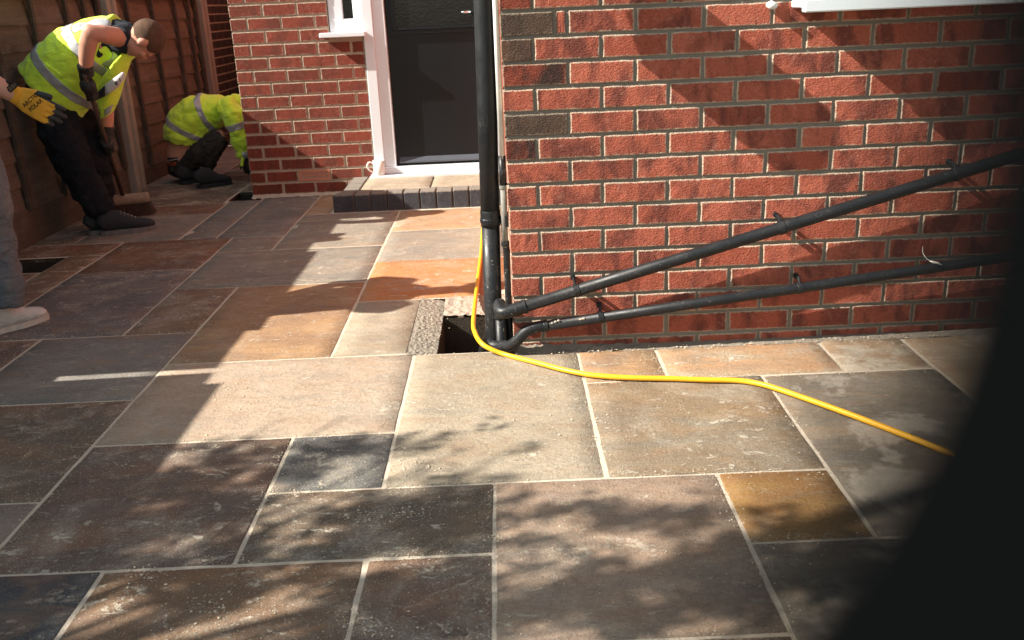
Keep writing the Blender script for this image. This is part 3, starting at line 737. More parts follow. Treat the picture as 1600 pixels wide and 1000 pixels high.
ring_part('clip', (dpx(.475), .085, .478), (0, 0, 1), .0378, .016, M['pipe'], dp, [(-0.03, -0.001, .060, .078, .462, .495), (-0.012, -0.001, .045, .12, .458, .499)])
# service pipe behind it
sp_ = empty('overflow_pipe', (-0.012, 0.2, 0)); tag(sp_, 'narrow pipe, white above and grimy black below, between the downpipe and the brick corner', 'pipe')
pipe_part('white_pipe', [(-0.0135, .06, .70), (-0.0125, .06, 1.2), (-0.012, .06, 2.7)], 0.0105, M['upvc_dirty'], sp_)
pipe_part('black_sleeve', [(-0.014, .062, .60), (-0.0135, .062, .71)], 0.0125, M['pipe_dusty'], sp_)
pipe_part('grey_pipe', [(-0.016, .062, .38), (-0.0145, .062, .605)], 0.0115, M['pipe_grey'], sp_)
pipe_part('lower_pipe', spline([(-0.016, .062, .395), (-0.012, .064, .36), (-0.0135, .064, .30), (-0.0135, .064, .0), (-0.0135, .064, -.2)]), 0.0118, M['pipe_dusty'], sp_)
ring_part('collar', (-0.016, .062, .395), (0, 0, 1), .0145, .018, M['pipe_dusty'], sp_)
ring_part('collar', (-0.0145, .062, .60), (0, 0, 1), .0145, .012, M['pipe_grey'], sp_)
# upper waste pipe
YP = -0.052
u = empty('waste_pipe', (0.9, YP, 0.42)); tag(u, 'upper thicker black waste pipe climbing the brick wall to the right on clips', 'pipe')
A_ = Vector((-0.002, -0.052, 0.177)); B_ = Vector((1.528, -0.052, 0.594)); D_ = (B_ - A_).normalized(); E_ = A_ + D_ * 3.0
pipe_part('pipe', [A_, A_ + D_ * .7, A_ + D_ * 1.6, E_], 0.0215, M['pipe'], u)
el = Vector((-0.026, -0.052, 0.171))
pipe_part('elbow', spline([A_ + D_ * .045, A_, el + Vector((-.004, .002, -.001)), el + Vector((-.019, .022, .002)), el + Vector((-.020, .060, .010)), el + Vector((-.0195, .085, -.010)), el + Vector((-.0185, .090, -.05))], 5), 0.0238, M['pipe_dusty'], u)
ring_part('socket', A_ + D_ * .048, D_, .0255, .012, M['pipe'], u)
pipe_part('drop', [el + Vector((-.0188, .090, -.04)), el + Vector((-.022, .090, -.38))], 0.0205, M['pipe_dusty'], u)
def clip(c, d, r, parent):
    c = Vector(c); d = Vector(d).normalized(); n = Vector((0, 1, 0)); up = d.cross(n); up = up if up.z > 0 else -up
    bm = bmesh.new()
    tube(bm, [c - d * .0105, c - d * .009, c + d * .009, c + d * .0105], [r * 1.05, r * 1.13, r * 1.13, r * 1.05], 24)
    k = c + up * (r + .012); kk = Vector((k.x, -.002, k.z))
    tube(bm, [c + up * (r * .9) + n * (.0), k + n * .004, kk + Vector((0, -.006, 0))], [(.005, .010), (.005, .010), (.004, .009)], 10)
    tube(bm, [kk + up * .004 + Vector((0, -.012, 0)), kk + up * .004], .0095, 14)
    tube(bm, [Vector((c.x, c.y, c.z)) - up * 0, Vector((c.x, -.001, c.z)) - up * .002], .009, 12)
    o = obj('clip', bm, M['pipe'], parent)
    bm = bmesh.new(); tube(bm, [kk + up * .004 + Vector((0, -.0155, 0)), kk + up * .004 + Vector((0, -.0118, 0))], .0042, 10)
    obj('screw', bm, M['chrome'], o)
for t in ((905 - 800) / (1490 - 800), (1228 - 800) / (1490 - 800), (1494 - 800) / 690., 1.55): clip(A_.lerp(B_, t), D_, 0.0215, u)
# lower waste pipe
l_ = empty('waste_pipe', (0.9, YP, 0.2)); tag(l_, 'lower thinner black waste pipe low on the brick wall, spattered with mortar near its bend', 'pipe')
A2 = Vector((0.087, -0.048, 0.109)); B2 = Vector((1.024, -0.048, 0.212)); D2 = (B2 - A2).normalized()
pipe_part('pipe', [A2, A2 + D2 * .7, A2 + D2 * 1.5, A2 + D2 * 3.0], 0.0185, M['pipe'], l_)
pipe_part('elbow', spline([A2 + D2 * .03, A2 - D2 * .004, Vector((0.045, -0.048, 0.094)), Vector((0.011, -0.040, 0.058)), Vector((-0.015, -0.025, 0.034)), Vector((-0.055, 0.020, 0.017)), Vector((-0.094, 0.050, 0.010)), Vector((-0.112, 0.070, -0.009)), Vector((-0.118, 0.080, -0.078))], 5), 0.0205, M['pipe_dusty'], l_)
ring_part('socket', A2 + D2 * .03, D2, .0222, .014, M['pipe_dusty'], l_)
for t in ((940 - 840) / 410., 1.0, 1.95): clip(A2.lerp(B2, t), D2, 0.0185, l_)
bm = bmesh.new()

for q in [(0.151, -0.064, 0.131), (0.162, -0.064, 0.135), (0.139, -0.064, 0.126), (0.242, -0.064, 0.136), (0.252, -0.064, 0.138)]: ball(bm, Vector(q), (random.uniform(.005, .009), .0025, random.uniform(.003, .0045)), seg=10)
obj('mortar_splash', bm, M['splash'], l_, True)

# feather caught above the lower pipe
fe = empty('feather', (1.481, -0.070, 0.291)); tag(fe, 'tiny white feather hanging on a thread above the lower waste pipe', 'feather')
bm = bmesh.new(); tube(bm, spline([(1.457, -0.030, 0.339), (1.455, -0.040, 0.319), (1.461, -0.060, 0.303), (1.476, -0.070, 0.293)]), .0006, 6); obj('thread', bm, M['feather'], fe)
bm = bmesh.new(); tube(bm, [(1.466, -0.070, 0.298), (1.481, -0.070, 0.291), (1.497, -0.070, 0.288), (1.513, -0.070, 0.280)], [(.0008, .001), (.0045, .003), (.0035, .002), (.0006, .0006)], 10); obj('vane', bm, M['feather'], fe, True)

# hose
hp = [(-0.142, 2.467), (-0.145, 1.891), (-0.145, 1.401), (-0.152, 0.939), (-0.160, 0.627), (-0.162, 0.386), (-0.148, 0.221), (-0.124, 0.109), (-0.085, 0.034), (-0.033, -0.025), (0.079, -0.154), (0.174, -0.237), (0.268, -0.294), (0.393, -0.331), (0.518, -0.352), (0.619, -0.374), (0.721, -0.392), (0.785, -0.426), (0.841, -0.485), (0.933, -0.609), (1.016, -0.728), (1.102, -0.860), (1.177, -0.987), (1.235, -1.109)]
hp = [(-0.148, 2.56)] + hp + [(1.42, -1.5), (1.45, -2.1), (1.2, -2.8)]
bm = bmesh.new(); tube(bm, spline([(x, y, 0.0125) for x, y in hp[:5]] + [(-0.155, 0.270, 0.039), (-0.143, 0.090, 0.046), (-0.120, 0.000, 0.040), (-0.083, -0.030, 0.024), (-0.028, -0.055, 0.009)] + [(x, y, 0.0125) for x, y in hp[11:]], 5), 0.0090, 14)
h_ = obj('hose', bm, M['hose'], None, True); tag(h_, 'yellow hose running from behind the downpipe over the gully and across the slabs', 'hose')

# ------------------------------------------------------------------ fence
XF = -2.80; FT = 1.376
random.seed(3)
def fence_panel(y0, y1, zb, label, slit=None, bat=None):
    t = empty('fence', (XF, (y0 + y1) / 2, zb)); tag(t, label, 'fence panel', 'timber fence panels along the left side')
    n = 8; ph = (FT - zb) / n
    for i in range(n):
        za = zb + i * ph; zc = za + ph
        sd = random.uniform(0, 50); bm = bmesh.new(); m = 24; A = []; 
        for k in range(m + 1):
            f = k / m; lo0 = za - .016 + 0.014 * noise.noise(Vector((f * 5, sd, 0))) + .004 * noise.noise(Vector((f * 23, sd, 4)))
            ya = y0; yb = y1
            if slit: pass
            row = []
            for (z, xo) in ((lo0, .0205), (zc, -.004), (zc, -.012), (lo0, .008)):
                if slit: ya, yb = slit(za > .88, z)
                row.append(bm.verts.new((XF + xo + .003 * noise.noise(Vector((f * 3, sd, z))), ya + (yb - ya) * f, z)))
            A.append(row)
        for a, b in zip(A, A[1:]):
            for q in range(4): bm.faces.new((a[q], a[(q + 1) % 4], b[(q + 1) % 4], b[q]))
        bm.faces.new(A[0]); bm.faces.new(A[-1][::-1])
        obj('board', bm, M['fence_board'], t)
    for yb in (bat or [y0 + .02 + (y1 - y0 - .04) * k / 4 for k in range(5)]):
        if slit and (abs(yb - y0) < .1 or abs(yb - y1) < .1): continue
        part_box('batten', (XF + .0215, XF + .048, yb - .018, yb + .018, zb - .01, FT - .01), M['batten'], t, 0.002)
    part_box('capping', (XF - .012, XF + .052, y0 + (.3 if slit else 0), y1 - (.2 if slit else 0), FT - .008, FT + .004), M['fence_board'], t, 0.002)
    return t
def post(y, label, w=0.088, h=1.42, x=XF + .04):
    bm = bmesh.new(); prism(bm, [(x - .07, y - w), (x + .05, y - w), (x + .05, y - w * .35), (x + .025, y - w * .28), (x + .025, y + w * .28), (x + .05, y + w * .35), (x + .05, y + w), (x - .07, y + w)], -0.1, h, 'z')
    bmesh.ops.bevel(bm, geom=[e for e in bm.edges if abs((e.verts[0].co - e.verts[1].co).z) > .5], offset=.008, segments=1, affect='EDGES')
    o = obj('fence_post', bm, M['post']); tag(o, label, 'fence post', 'concrete posts of the left fence')
def gboard(y0, y1, h, label):
    o = part_box('gravel_board', (XF - .01, XF + .03, y0, y1, -0.08, h), M['gravel_board'], None, 0.005); tag(o, label, 'gravel board', 'gravel boards at the foot of the fence')
def no_label(): pass
fence_panel(3.835, 5.88, 0.135, 'farther fence panel of lapped brown boards behind the crouching worker', bat=[3.885, 4.16, 4.70, 5.25, 5.62, 5.83])
fence_panel(1.66, 3.68, 0.20, 'nearer fence panel of lapped brown boards behind the sweeping worker', bat=[1.73, 2.17, 2.65, 3.12, 3.40, 3.63])
gboard(3.83, 5.88, 0.13, 'brown gravel board under the farther fence panel by the crouching worker'); gboard(1.66, 3.68, 0.20, 'brown gravel board under the nearer fence panel behind the broom and dark trousers')
post(3.755, 'pale concrete fence post rising behind the broom and the sweeping worker'); post(5.95, 'pale concrete fence post farthest back, where the fence meets the dark brick wall')
post(1.58, 'concrete fence post left of the sweeping worker, outside the picture')
# fence toward the camera, outside the picture; slanting gap added for a sunlit strip
def gapY(z, off): return -0.318 - 0.24 * (z - .896) + off
fence_panel(-0.42 + .12, 1.48, 0.16, 'fence panel beside the worker in pale trousers, its end shaped aslant to let a strip of sun through', slit=lambda up, z: (gapY(z, .023) if up else -0.36, 1.51))
fence_panel(-2.4, -0.36, 0.16, 'fence panel left of the foreground slabs, its end shaped aslant for the strip of sun', slit=lambda up, z: (-2.43, gapY(z, -.020) if up else -0.362))
fence_panel(-4.6, -2.57, 0.16, 'fence panel behind the photographer')
gboard(-0.34, 1.50, 0.16, 'gravel board beside the worker in pale trousers'); gboard(-2.4, -0.38, 0.16, 'gravel board left of the foreground slabs'); gboard(-4.6, -2.6, 0.16, 'gravel board behind the photographer')
post(-2.5, 'concrete fence post beside the foreground slabs, under the tree')
# dark brick wall of the neighbour beyond the fence
nb = empty('neighbour_wall', (XF, 8, 0)); tag(nb, 'dark brown brick wall beyond the last fence post, left of the house corner', 'brick wall')
core = blocks('wall_core', [(XF - .25, XF - ME, 6.08, 11, -0.1, 2.6), (XF - .25, -1.7, 9.6, 9.9, -0.1, 2.6)], M['mortar_far'], nb)
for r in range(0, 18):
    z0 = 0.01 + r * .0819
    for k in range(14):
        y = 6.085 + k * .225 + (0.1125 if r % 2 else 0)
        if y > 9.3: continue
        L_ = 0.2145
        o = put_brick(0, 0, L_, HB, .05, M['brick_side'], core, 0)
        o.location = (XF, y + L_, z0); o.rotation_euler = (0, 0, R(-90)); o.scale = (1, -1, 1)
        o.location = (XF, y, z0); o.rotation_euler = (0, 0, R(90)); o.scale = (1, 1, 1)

# ------------------------------------------------------------------ people
random.seed(21)
V3 = Vector
def head_shapes(bm, c, f, u, s=1.0):
    c = V3(c); f = V3(f).normalized(); u = (V3(u) - V3(u).dot(f) * f).normalized(); r = f.cross(u)
    rot = Matrix((r, f, u)).transposed()
    ball(bm, c + u * .020 * s - f * .012 * s, (.076 * s, .096 * s, .090 * s), rot, 20)
    ball(bm, c - u * .040 * s + f * .030 * s, (.058 * s, .062 * s, .070 * s), rot, 16)
    ball(bm, c - u * .088 * s + f * .062 * s, (.026 * s, .024 * s, .022 * s), rot, 12)
    ball(bm, c + u * .012 * s + f * .078 * s, (.046 * s, .016 * s, .012 * s), rot, 12)
    tube(bm, [c + u * .010 * s + f * .082 * s, c - u * .018 * s + f * .100 * s, c - u * .032 * s + f * .098 * s], [.009 * s, .013 * s, .014 * s], 10)
    ball(bm, c - u * .058 * s + f * .084 * s, (.024 * s, .010 * s, .008 * s), rot, 10)
    for q in (1, -1):
        ball(bm, c + r * q * .079 * s - f * .006 * s - u * .010 * s, (.011 * s, .019 * s, .030 * s), rot, 12)
        ball(bm, c + r * q * .046 * s - u * .022 * s + f * .066 * s, (.018 * s, .014 * s, .014 * s), rot, 10)
    return rot
def hair_mesh(c, f, u, s=1.0):
    c = V3(c); f = V3(f).normalized(); u = (V3(u) - V3(u).dot(f) * f).normalized(); r = f.cross(u); rot = Matrix((r, f, u)).transposed()
    bm = bmesh.new(); ball(bm, c + u * .022 * s - f * .014 * s, (.0772 * s, .0972 * s, .0915 * s), rot, 64)
    def out(p):
        q = p - c + V3((.010 * noise.noise(p * 70), .010 * noise.noise(p * 70 + V3((9, 0, 0))), .010 * noise.noise(p * 70 + V3((0, 9, 0)))))
        return (q.dot(f) > .074 * s) or (q.dot(u) < -.045 * s + max(0, q.dot(f) + .03 * s) * .75)
    bmesh.ops.delete(bm, geom=[v for v in bm.verts if out(v.co)], context='VERTS')
    for v in bm.verts: v.co += (v.co - c).normalized() * .0025 * noise.noise(v.co * 160)
    bmesh.ops.solidify(bm, geom=bm.faces[:], thickness=.0015)
    return bm
def hand_mesh(wr, d, n, s=1.0, curl=0.25, side=1, spread=.03, voxel=.0042, thumb=(.75, .6, -.25), fat=1.0):
    wr = V3(wr); d = V3(d).normalized(); n = (V3(n) - V3(n).dot(d) * d).normalized(); a = d.cross(n)
    bm = bmesh.new()
    tube(bm, [wr - d * .04 * s, wr, wr + d * .04 * s, wr + d * .085 * s, wr + d * .10 * s], [(.030 * s, .024 * s), (.030 * s, .022 * s), (.042 * s, .021 * s), (.045 * s, .018 * s), (.040 * s, .013 * s)], 16, ref=a, dome=True)
    for i, (ln, off) in enumerate(((.072, -1.5), (.082, -.5), (.076, .5), (.060, 1.5))):
        off *= side * -1
        p = wr + d * (.092 - abs(off) * .004) * s + a * off * .0215 * s
        dd = (d + a * off * spread * 1.0).normalized(); pts = [p - dd * .02 * s, p]; ang = curl * (0.8 + .1 * i)
        for k, q in enumerate((.45, .32, .24)):
            t = ang * (k + 1)
            v = dd * math.cos(t) - n * math.sin(t); p = p + v * ln * q * s; pts.append(p)
        tube(bm, pts, [.0105 * s * fat, .0108 * s * fat, .0098 * s * fat, .0090 * s * fat, .0078 * s * fat], 12, ref=n, dome=True)
    b = wr + d * .025 * s + a * side * .028 * s; tv = (d * thumb[0] + a * side * thumb[1] + n * thumb[2]).normalized(); tv2 = (tv + d * .5 - n * curl * .8).normalized()
    tube(bm, [b - tv * .015 * s, b + tv * .028 * s, b + tv * .028 * s + tv2 * .032 * s, b + tv * .028 * s + tv2 * .056 * s], [.016 * s, .0135 * s, .0115 * s, .009 * s], 12, ref=n, dome=True)
    return bm, (wr, d, n, a)
def shoe(parent, heel, toe, mat, sole, lace, w=1.0, h=1.0, label=None):
    hx = V3((heel[0], heel[1], 0)); tx = V3((toe[0], toe[1], 0)); d = (tx - hx); L = d.length; d.normalize(); a = V3((-d.y, d.x, 0)); Z = V3((0, 0, 1))
    bm = bmesh.new()
    st = [(0.02, .030, .070), (.10, .038, .102), (.22, .041, .118), (.34, .041, .112), (.48, .043, .088), (.64, .047, .064), (.80, .047, .055), (.92, .038, .045), (.985, .018, .028)]
    pts = [hx + d * L * t + Z * (.012 + hh * h / 2) for t, ww, hh in st]
    tube(bm, pts, [(hh * h / 2, ww * w) for t, ww, hh in st], 20, ref=Z)
    me = fuse(bm, .006, 3); o = obj('shoe', me, mat, parent)
    if label: o['label'] = label
    bm = bmesh.new(); out = []
    for k in range(72):
        t = 2 * math.pi * k / 72; x = .5 - .5 * math.cos(t); y = math.sin(t)
        ww = .041 + .012 * math.sin(min(1, x * 1.15) * math.pi * .9) - .006 * math.exp(-((x - .38) / .12) ** 2)
        q = hx + d * (L * (x * 1.02 - .01)) + a * (math.copysign(abs(y) ** .6, y)) * (ww + (.0022 if k % 4 < 2 else -.0006)) * w; out.append((q.x, q.y))
    prism(bm, out, 0.001, 0.024 * h, 'z'); obj('sole', bm, sole, o)
    bm = bmesh.new()
    for t in (.40, .46, .52, .58, .64):
        hh = .105 - (t - .38) * .158; z = (.012 + hh * h - .001)
        p = hx + d * L * t
        tube(bm, [p + a * .024 * w + Z * (z - .010), p + d * .006 + Z * (z + .001), p - a * .024 * w + Z * (z - .010)], .0046, 6)
    obj('laces', bm, lace, o)
    return o

# --- worker sweeping
w1 = empty('person', (-2.45, 2.4, 0)); tag(w1, 'man bent over a broom in a fluorescent yellow vest and black trousers by the fence', 'person', 'workers on the patio')
HC = V3((-1.961, 2.200, 1.107)); HF = V3((-0.05, 0.25, -1.0)); HU = V3((1.0, 0.25, 0.10)); HS = 1.0
bm = bmesh.new(); head_shapes(bm, HC, HF, HU, HS)
tube(bm, [(-2.141, 2.320, 1.110), (-2.057, 2.260, 1.109), (-1.975, 2.200, 1.107)], [.07, .062, .06], 16)
tube(bm, [(-2.600, 2.380, 0.807), (-2.387, 2.360, 1.003), (-2.187, 2.340, 1.098)], [(.13, .12), (.15, .14), (.12, .16)], 16)
tube(bm, [(-2.081, 2.240, 1.111), (-2.099, 2.130, 1.132), (-2.127, 2.050, 1.149), (-2.171, 2.020, 1.158)], [.058, .052, .047, .045], 14, dome=True)
tube(bm, [(-2.173, 2.020, 1.165), (-2.201, 2.030, 1.110), (-2.233, 2.050, 1.038), (-2.265, 2.080, 0.957)], [.044, .047, .041, .030], 14, dome=True)
tube(bm, [(-2.208, 2.460, 1.073), (-2.298, 2.550, 0.934), (-2.352, 2.560, 0.824)], [.055, .05, .045], 14, dome=True)
tube(bm, [(-2.350, 2.560, 0.832), (-2.368, 2.520, 0.709), (-2.375, 2.480, 0.563)], [.045, .042, .031], 14, dome=True)
for a_ in (((-2.553, 2.320, 0.781), (-2.510, 2.310, 0.405), (-2.428, 2.350, 0.074)), ((-2.590, 2.500, 0.747), (-2.512, 2.520, 0.370), (-2.536, 2.500, 0.045))):
    tube(bm, a_, [.08, .06, .04], 12)
body = obj('body', fuse(bm, .0085, 2), M['skin'], w1)
obj('hair', hair_mesh(HC, HF, HU, HS), M['hair'], w1, True)
AX = (V3((-2.231, 2.300, 1.087)) - V3((-2.576, 2.300, 0.842))).normalized(); PRP = AX.cross(V3((0, 1, 0))).normalized()
bm = bmesh.new()
tube(bm, [(-2.585, 2.380, 0.828), (-2.496, 2.370, 0.918), (-2.387, 2.360, 1.003), (-2.253, 2.350, 1.076), (-2.129, 2.330, 1.116), (-2.068, 2.310, 1.132)], [(.17, .14), (.18, .155), (.175, .165), (.14, .17), (.115, .14), (.075, .075)], 24, ref=PRP)
tube(bm, [(-2.078, 2.300, 1.115), (-2.080, 2.220, 1.115), (-2.090, 2.155, 1.121)], [(.085, .08), (.083, .078), (.075, .07)], 18, ref=(0, 0, 1))
tube(bm, [(-2.130, 2.400, 1.093), (-2.199, 2.470, 1.065), (-2.243, 2.500, 1.007)], [(.075, .07), (.072, .07), (.065, .065)], 16)
obj('tee_shirt', fuse(bm, .009, 2, .006, 14), M['tee'], w1)
bm = bmesh.new()
tube(bm, [(-2.613, 2.380, 0.836), (-2.558, 2.380, 0.888), (-2.492, 2.370, 0.940), (-2.384, 2.360, 1.021), (-2.267, 2.350, 1.080), (-2.177, 2.340, 1.111), (-2.123, 2.330, 1.127)], [(.215, .165), (.215, .178), (.21, .185), (.195, .195), (.165, .185), (.140, .155), (.125, .115)], 30, ref=PRP)
vest_me = fuse(bm, .009, 3, .010, 7)
vest = obj('vest', vest_me, M['hivis'], w1)
obj('reflective_tape', band(vest_me, (-2.521, 2.300, 0.935), AX + PRP * .05, .027), M['tape'], vest, True)
obj('reflective_tape', band(vest_me, (-2.316, 2.300, 1.056), AX, .027), M['tape'], vest, True)
q0 = V3((-2.304, 2.300, 1.062))
obj('reflective_tape', band(vest_me, (-2.295, 2.235, 1.024), (0, 1, 0), .024, .004, keep=lambda p: (p - q0).dot(AX) > .02), M['tape'], vest, True)
def sheet_px(name, pts, mat, parent, th=.006, bow=0.03, n=5):
    bm = bmesh.new(); c = sum((V3(p) for p in pts), V3()) / len(pts)
    def lift(q, t): return q + V3((0, -bow * (1 - t * t), 0))
    rings_ = []
    for k in range(n, 0, -1):
        t = k / n; rings_.append([lift(c + (V3(p) - c) * t, t) for p in pts])
    for sgn in (0, 1):
        R_ = [[bm.verts.new(q + V3((0, th * sgn, 0))) for q in r] for r in rings_]; cv = bm.verts.new(lift(c, 0) + V3((0, th * sgn, 0)))
        m = len(pts)
        for a, b in zip(R_, R_[1:]):
            for k in range(m): bm.faces.new((a[k], a[(k + 1) % m], b[(k + 1) % m], b[k]))
        for k in range(m): bm.faces.new((R_[-1][k], R_[-1][(k + 1) % m], cv))
        if sgn == 0: first = R_[0]
        else:
            for k in range(m): bm.faces.new((first[k], first[(k + 1) % m], R_[0][(k + 1) % m], R_[0][k]))
    return obj(name, bm, mat, parent, True)
fl = sheet_px('vest_front', [(-2.306, 2.260, 0.826), (-2.315, 2.270, 0.758), (-2.316, 2.280, 0.678), (-2.276, 2.290, 0.696), (-2.238, 2.300, 0.723), (-2.208, 2.300, 0.768), (-2.187, 2.300, 0.803), (-2.132, 2.280, 0.909), (-2.068, 2.250, 1.006), (-2.029, 2.220, 1.065), (-2.068, 2.180, 1.058), (-2.138, 2.170, 1.000), (-2.229, 2.200, 0.919)], M['hivis'], vest)
sheet_px('reflective_tape', [(-2.270, 2.255, 0.736), (-2.219, 2.260, 0.762), (-2.246, 2.260, 0.717), (-2.280, 2.255, 0.697)], M['tape'], fl, .004, .004, 2)
sheet_px('shirt_gap', [(-2.285, 2.200, 0.827), (-2.223, 2.190, 0.871), (-2.233, 2.200, 0.815), (-2.296, 2.200, 0.789)], M['tee'], vest, .01, .004, 2)
bd = sheet_px('badge', [(-2.208, 2.165, 0.879), (-2.150, 2.160, 0.912), (-2.102, 2.160, 0.941), (-2.088, 2.160, 0.940), (-2.090, 2.160, 0.909), (-2.130, 2.160, 0.866), (-2.172, 2.165, 0.839), (-2.221, 2.170, 0.817)], M['white_print'], vest, .006, .012, 3)
def flat_strokes(name, segs, mat, parent, wd=.0025, th=.002):
    bm = bmesh.new()
    for a, b in segs: tube(bm, [a, b], [(wd, th)] * 2, 6, ref=(V3(b) - V3(a)).cross(V3((0, 1, 0))))
    return obj(name, bm, mat, parent)
flat_strokes('lettering', [((-2.138, 2.138, 0.892), (-2.137, 2.138, 0.875)), ((-2.138, 2.138, 0.892), (-2.127, 2.138, 0.895)), ((-2.138, 2.138, 0.884), (-2.127, 2.138, 0.887)), ((-2.137, 2.138, 0.875), (-2.126, 2.138, 0.878)), ((-2.113, 2.138, 0.912), (-2.109, 2.138, 0.894))], M['ink'], bd)
bm = bmesh.new()
ball(bm, V3((-2.628, 2.400, 0.806)), (.155, .155, .13))
tube(bm, [(-2.591, 2.340, 0.781), (-2.569, 2.310, 0.619), (-2.534, 2.300, 0.490), (-2.508, 2.300, 0.391), (-2.476, 2.320, 0.245), (-2.437, 2.340, 0.151), (-2.414, 2.350, 0.108)], [.125, .122, .112, .102, .088, .084, .064], 20)
tube(bm, [(-2.609, 2.500, 0.747), (-2.539, 2.500, 0.594), (-2.515, 2.510, 0.457), (-2.508, 2.520, 0.346), (-2.504, 2.510, 0.222), (-2.508, 2.490, 0.114), (-2.524, 2.480, 0.049)], [.125, .118, .110, .104, .088, .08, .062], 20)
obj('trousers', fuse(bm, .009, 3, .012, 9), M['trousers'], w1)
shoe(w1, (-2.436, 2.279), (-2.151, 2.408), M['shoe_dark'], M['sole_grey'], M['lace'], 1.1, 1.15)
shoe(w1, (-2.515, 2.294), (-2.344, 2.463), M['shoe_dark'], M['sole_grey'], M['lace'], 1.1, 1.15)
bm = bmesh.new(); tube(bm, [(-2.391, 2.330, 0.104), (-2.374, 2.330, 0.072)], .040, 14); obj('sock', bm, M['sock'], w1, True)
# broom
HA = V3((-2.267, 2.070, 0.923)); HB_ = V3((-2.488, 2.830, 0.126)); HD = (HB_ - HA).normalized()
# gloves closed round the handle
def grip(parent, wrist, hold, size, mat, hd, side=1):
    wrist = V3(wrist); hold = V3(hold); d = (hold - wrist).normalized(); n = V3((0.2, -1, 0.1))
    bm = bmesh.new()
    tube(bm, [wrist - d * .035, wrist, wrist + d * .03], [.036 * size, .034 * size, .036 * size], 14)
    a = hd.normalized(); r = .019 * size; c = hold
    n = (n - n.dot(a) * a).normalized(); b = a.cross(n)
    ball(bm, (wrist + hold) / 2 + n * .018 + d * .015, (.040 * size, .028 * size, .042 * size), None, 14)
    for i in range(4):
        k = c + a * (i - 1.5) * .0215 * size; ang = []
        pts = [k + (n * math.cos(t) + b * math.sin(t)) * (.027 * size) for t in [math.radians(q) for q in (20, -25, -75, -125, -170, -215)]]
        tube(bm, pts, [.0125 * size, .0125 * size, .0118 * size, .011 * size, .0105 * size, .009 * size], 10, dome=True)
    pts = [wrist + d * .02 + b * .02, c - a * .045 * size + b * .026, c - a * .02 * size + n * .028]
    tube(bm, pts, [.015 * size, .013 * size, .010 * size], 10, dome=True)
    return obj('glove', fuse(bm, .005, 1, .0025, 40), mat, parent)
grip(w1, (-2.263, 2.080, 0.963), HA.lerp(HB_, .09), 1.15, M['glove_black'], HD)
tt = .53
grip(w1, (-2.368, 2.470, 0.582), HA.lerp(HB_, tt), 1.05, M['glove_black'], HD)
br = empty('broom', (HB_.x, HB_.y, 0)); tag(br, 'old wooden yard broom with dark bristles held by the bent worker', 'broom')
bm = bmesh.new(); tube(bm, [HA - HD * .03, HA.lerp(HB_, .5), HB_], [.0125, .0135, .015], 14); obj('handle', bm, M['handle_wood'], br, True)
b0 = V3((-2.546, 2.800, 0.109)); b1 = V3((-2.335, 2.860, 0.113)); bdv = (b1 - b0).normalized()
bm = bmesh.new(); tube(bm, [b0, b0.lerp(b1, .05), b0.lerp(b1, .95), b1], [(.030, .034), (.036, .038), (.036, .038), (.030, .034)], 14, ref=(0, 0, 1)); bmesh.ops.bevel(bm, geom=[], offset=0); obj('stock', bm, M['broom_wood'], br)
bm = bmesh.new(); tube(bm, [HB_ - HD * .03, HB_ + V3((0, 0, -.01))], [.02, .026], 12); obj('socket', bm, M['broom_wood'], br, True)
bm = bmesh.new(); sd = b1 - b0; cr = bdv.cross(V3((0, 0, 1)))
for i in range(420):
    t = random.uniform(.03, .98); k = random.uniform(-1, 1); p = b0 + sd * t + cr * k * .026 + V3((0, 0, -.024))
    sp = bdv * ((t - .5) * .06 + random.uniform(-.015, .015)) + cr * (k * .03 + random.uniform(-.01, .01))
    e = V3((p.x + sp.x, p.y + sp.y, .004))
    tube(bm, [p, p.lerp(e, .5) + sp * .1, e], [.0016, .0014, .0009], 3)
o = obj('bristles', bm, M['bristle'], br); o['kind'] = 'stuff'

# --- worker crouching
w2 = empty('person', (-2.3, 4.1, 0)); tag(w2, 'person crouching by the house corner in a long sleeved fluorescent jacket, head down', 'person', 'workers on the patio')
bm = bmesh.new()
H2C = V3((-2.114, 4.220, 0.449)); H2F = V3((.25, 0, -1)); H2U = V3((1, 0, .1)); head_shapes(bm, H2C, H2F, H2U, .95)
tube(bm, [(-2.191, 4.200, 0.503), (-2.141, 4.220, 0.470)], .05, 12)
tube(bm, [(-2.540, 4.120, 0.140), (-2.523, 4.120, 0.214), (-2.443, 4.120, 0.382), (-2.282, 4.140, 0.504), (-2.166, 4.140, 0.528)], [(.10, .12), (.098, .125), (.12, .13), (.12, .14), (.09, .14)], 16)
tube(bm, [(-2.088, 4.000, 0.559), (-1.986, 3.930, 0.396), (-1.978, 3.930, 0.170)], [.05, .042, .03], 12, dome=True)
tube(bm, [(-2.178, 4.300, 0.512), (-2.116, 4.400, 0.342), (-2.049, 4.300, 0.114)], [.05, .042, .03], 12, dome=True)
for a_ in (((-2.471, 4.040, 0.164), (-2.161, 3.980, 0.349), (-2.307, 4.000, 0.055)), ((-2.522, 4.220, 0.138), (-2.218, 4.300, 0.294), (-2.500, 4.250, 0.010))):
    tube(bm, a_[:2], [.07, .05], 12, dome=True); tube(bm, a_[1:], [.05, .032], 12, dome=True)
obj('body', fuse(bm, .0085, 2), M['skin'], w2)
obj('hair', hair_mesh(H2C, H2F, H2U, .95), M['hair'], w2, True)
bm = bmesh.new()
AX2 = (V3((-2.269, 4.100, 0.518)) - V3((-2.463, 4.100, 0.337))).normalized(); PR2 = AX2.cross(V3((0, 1, 0))).normalized()
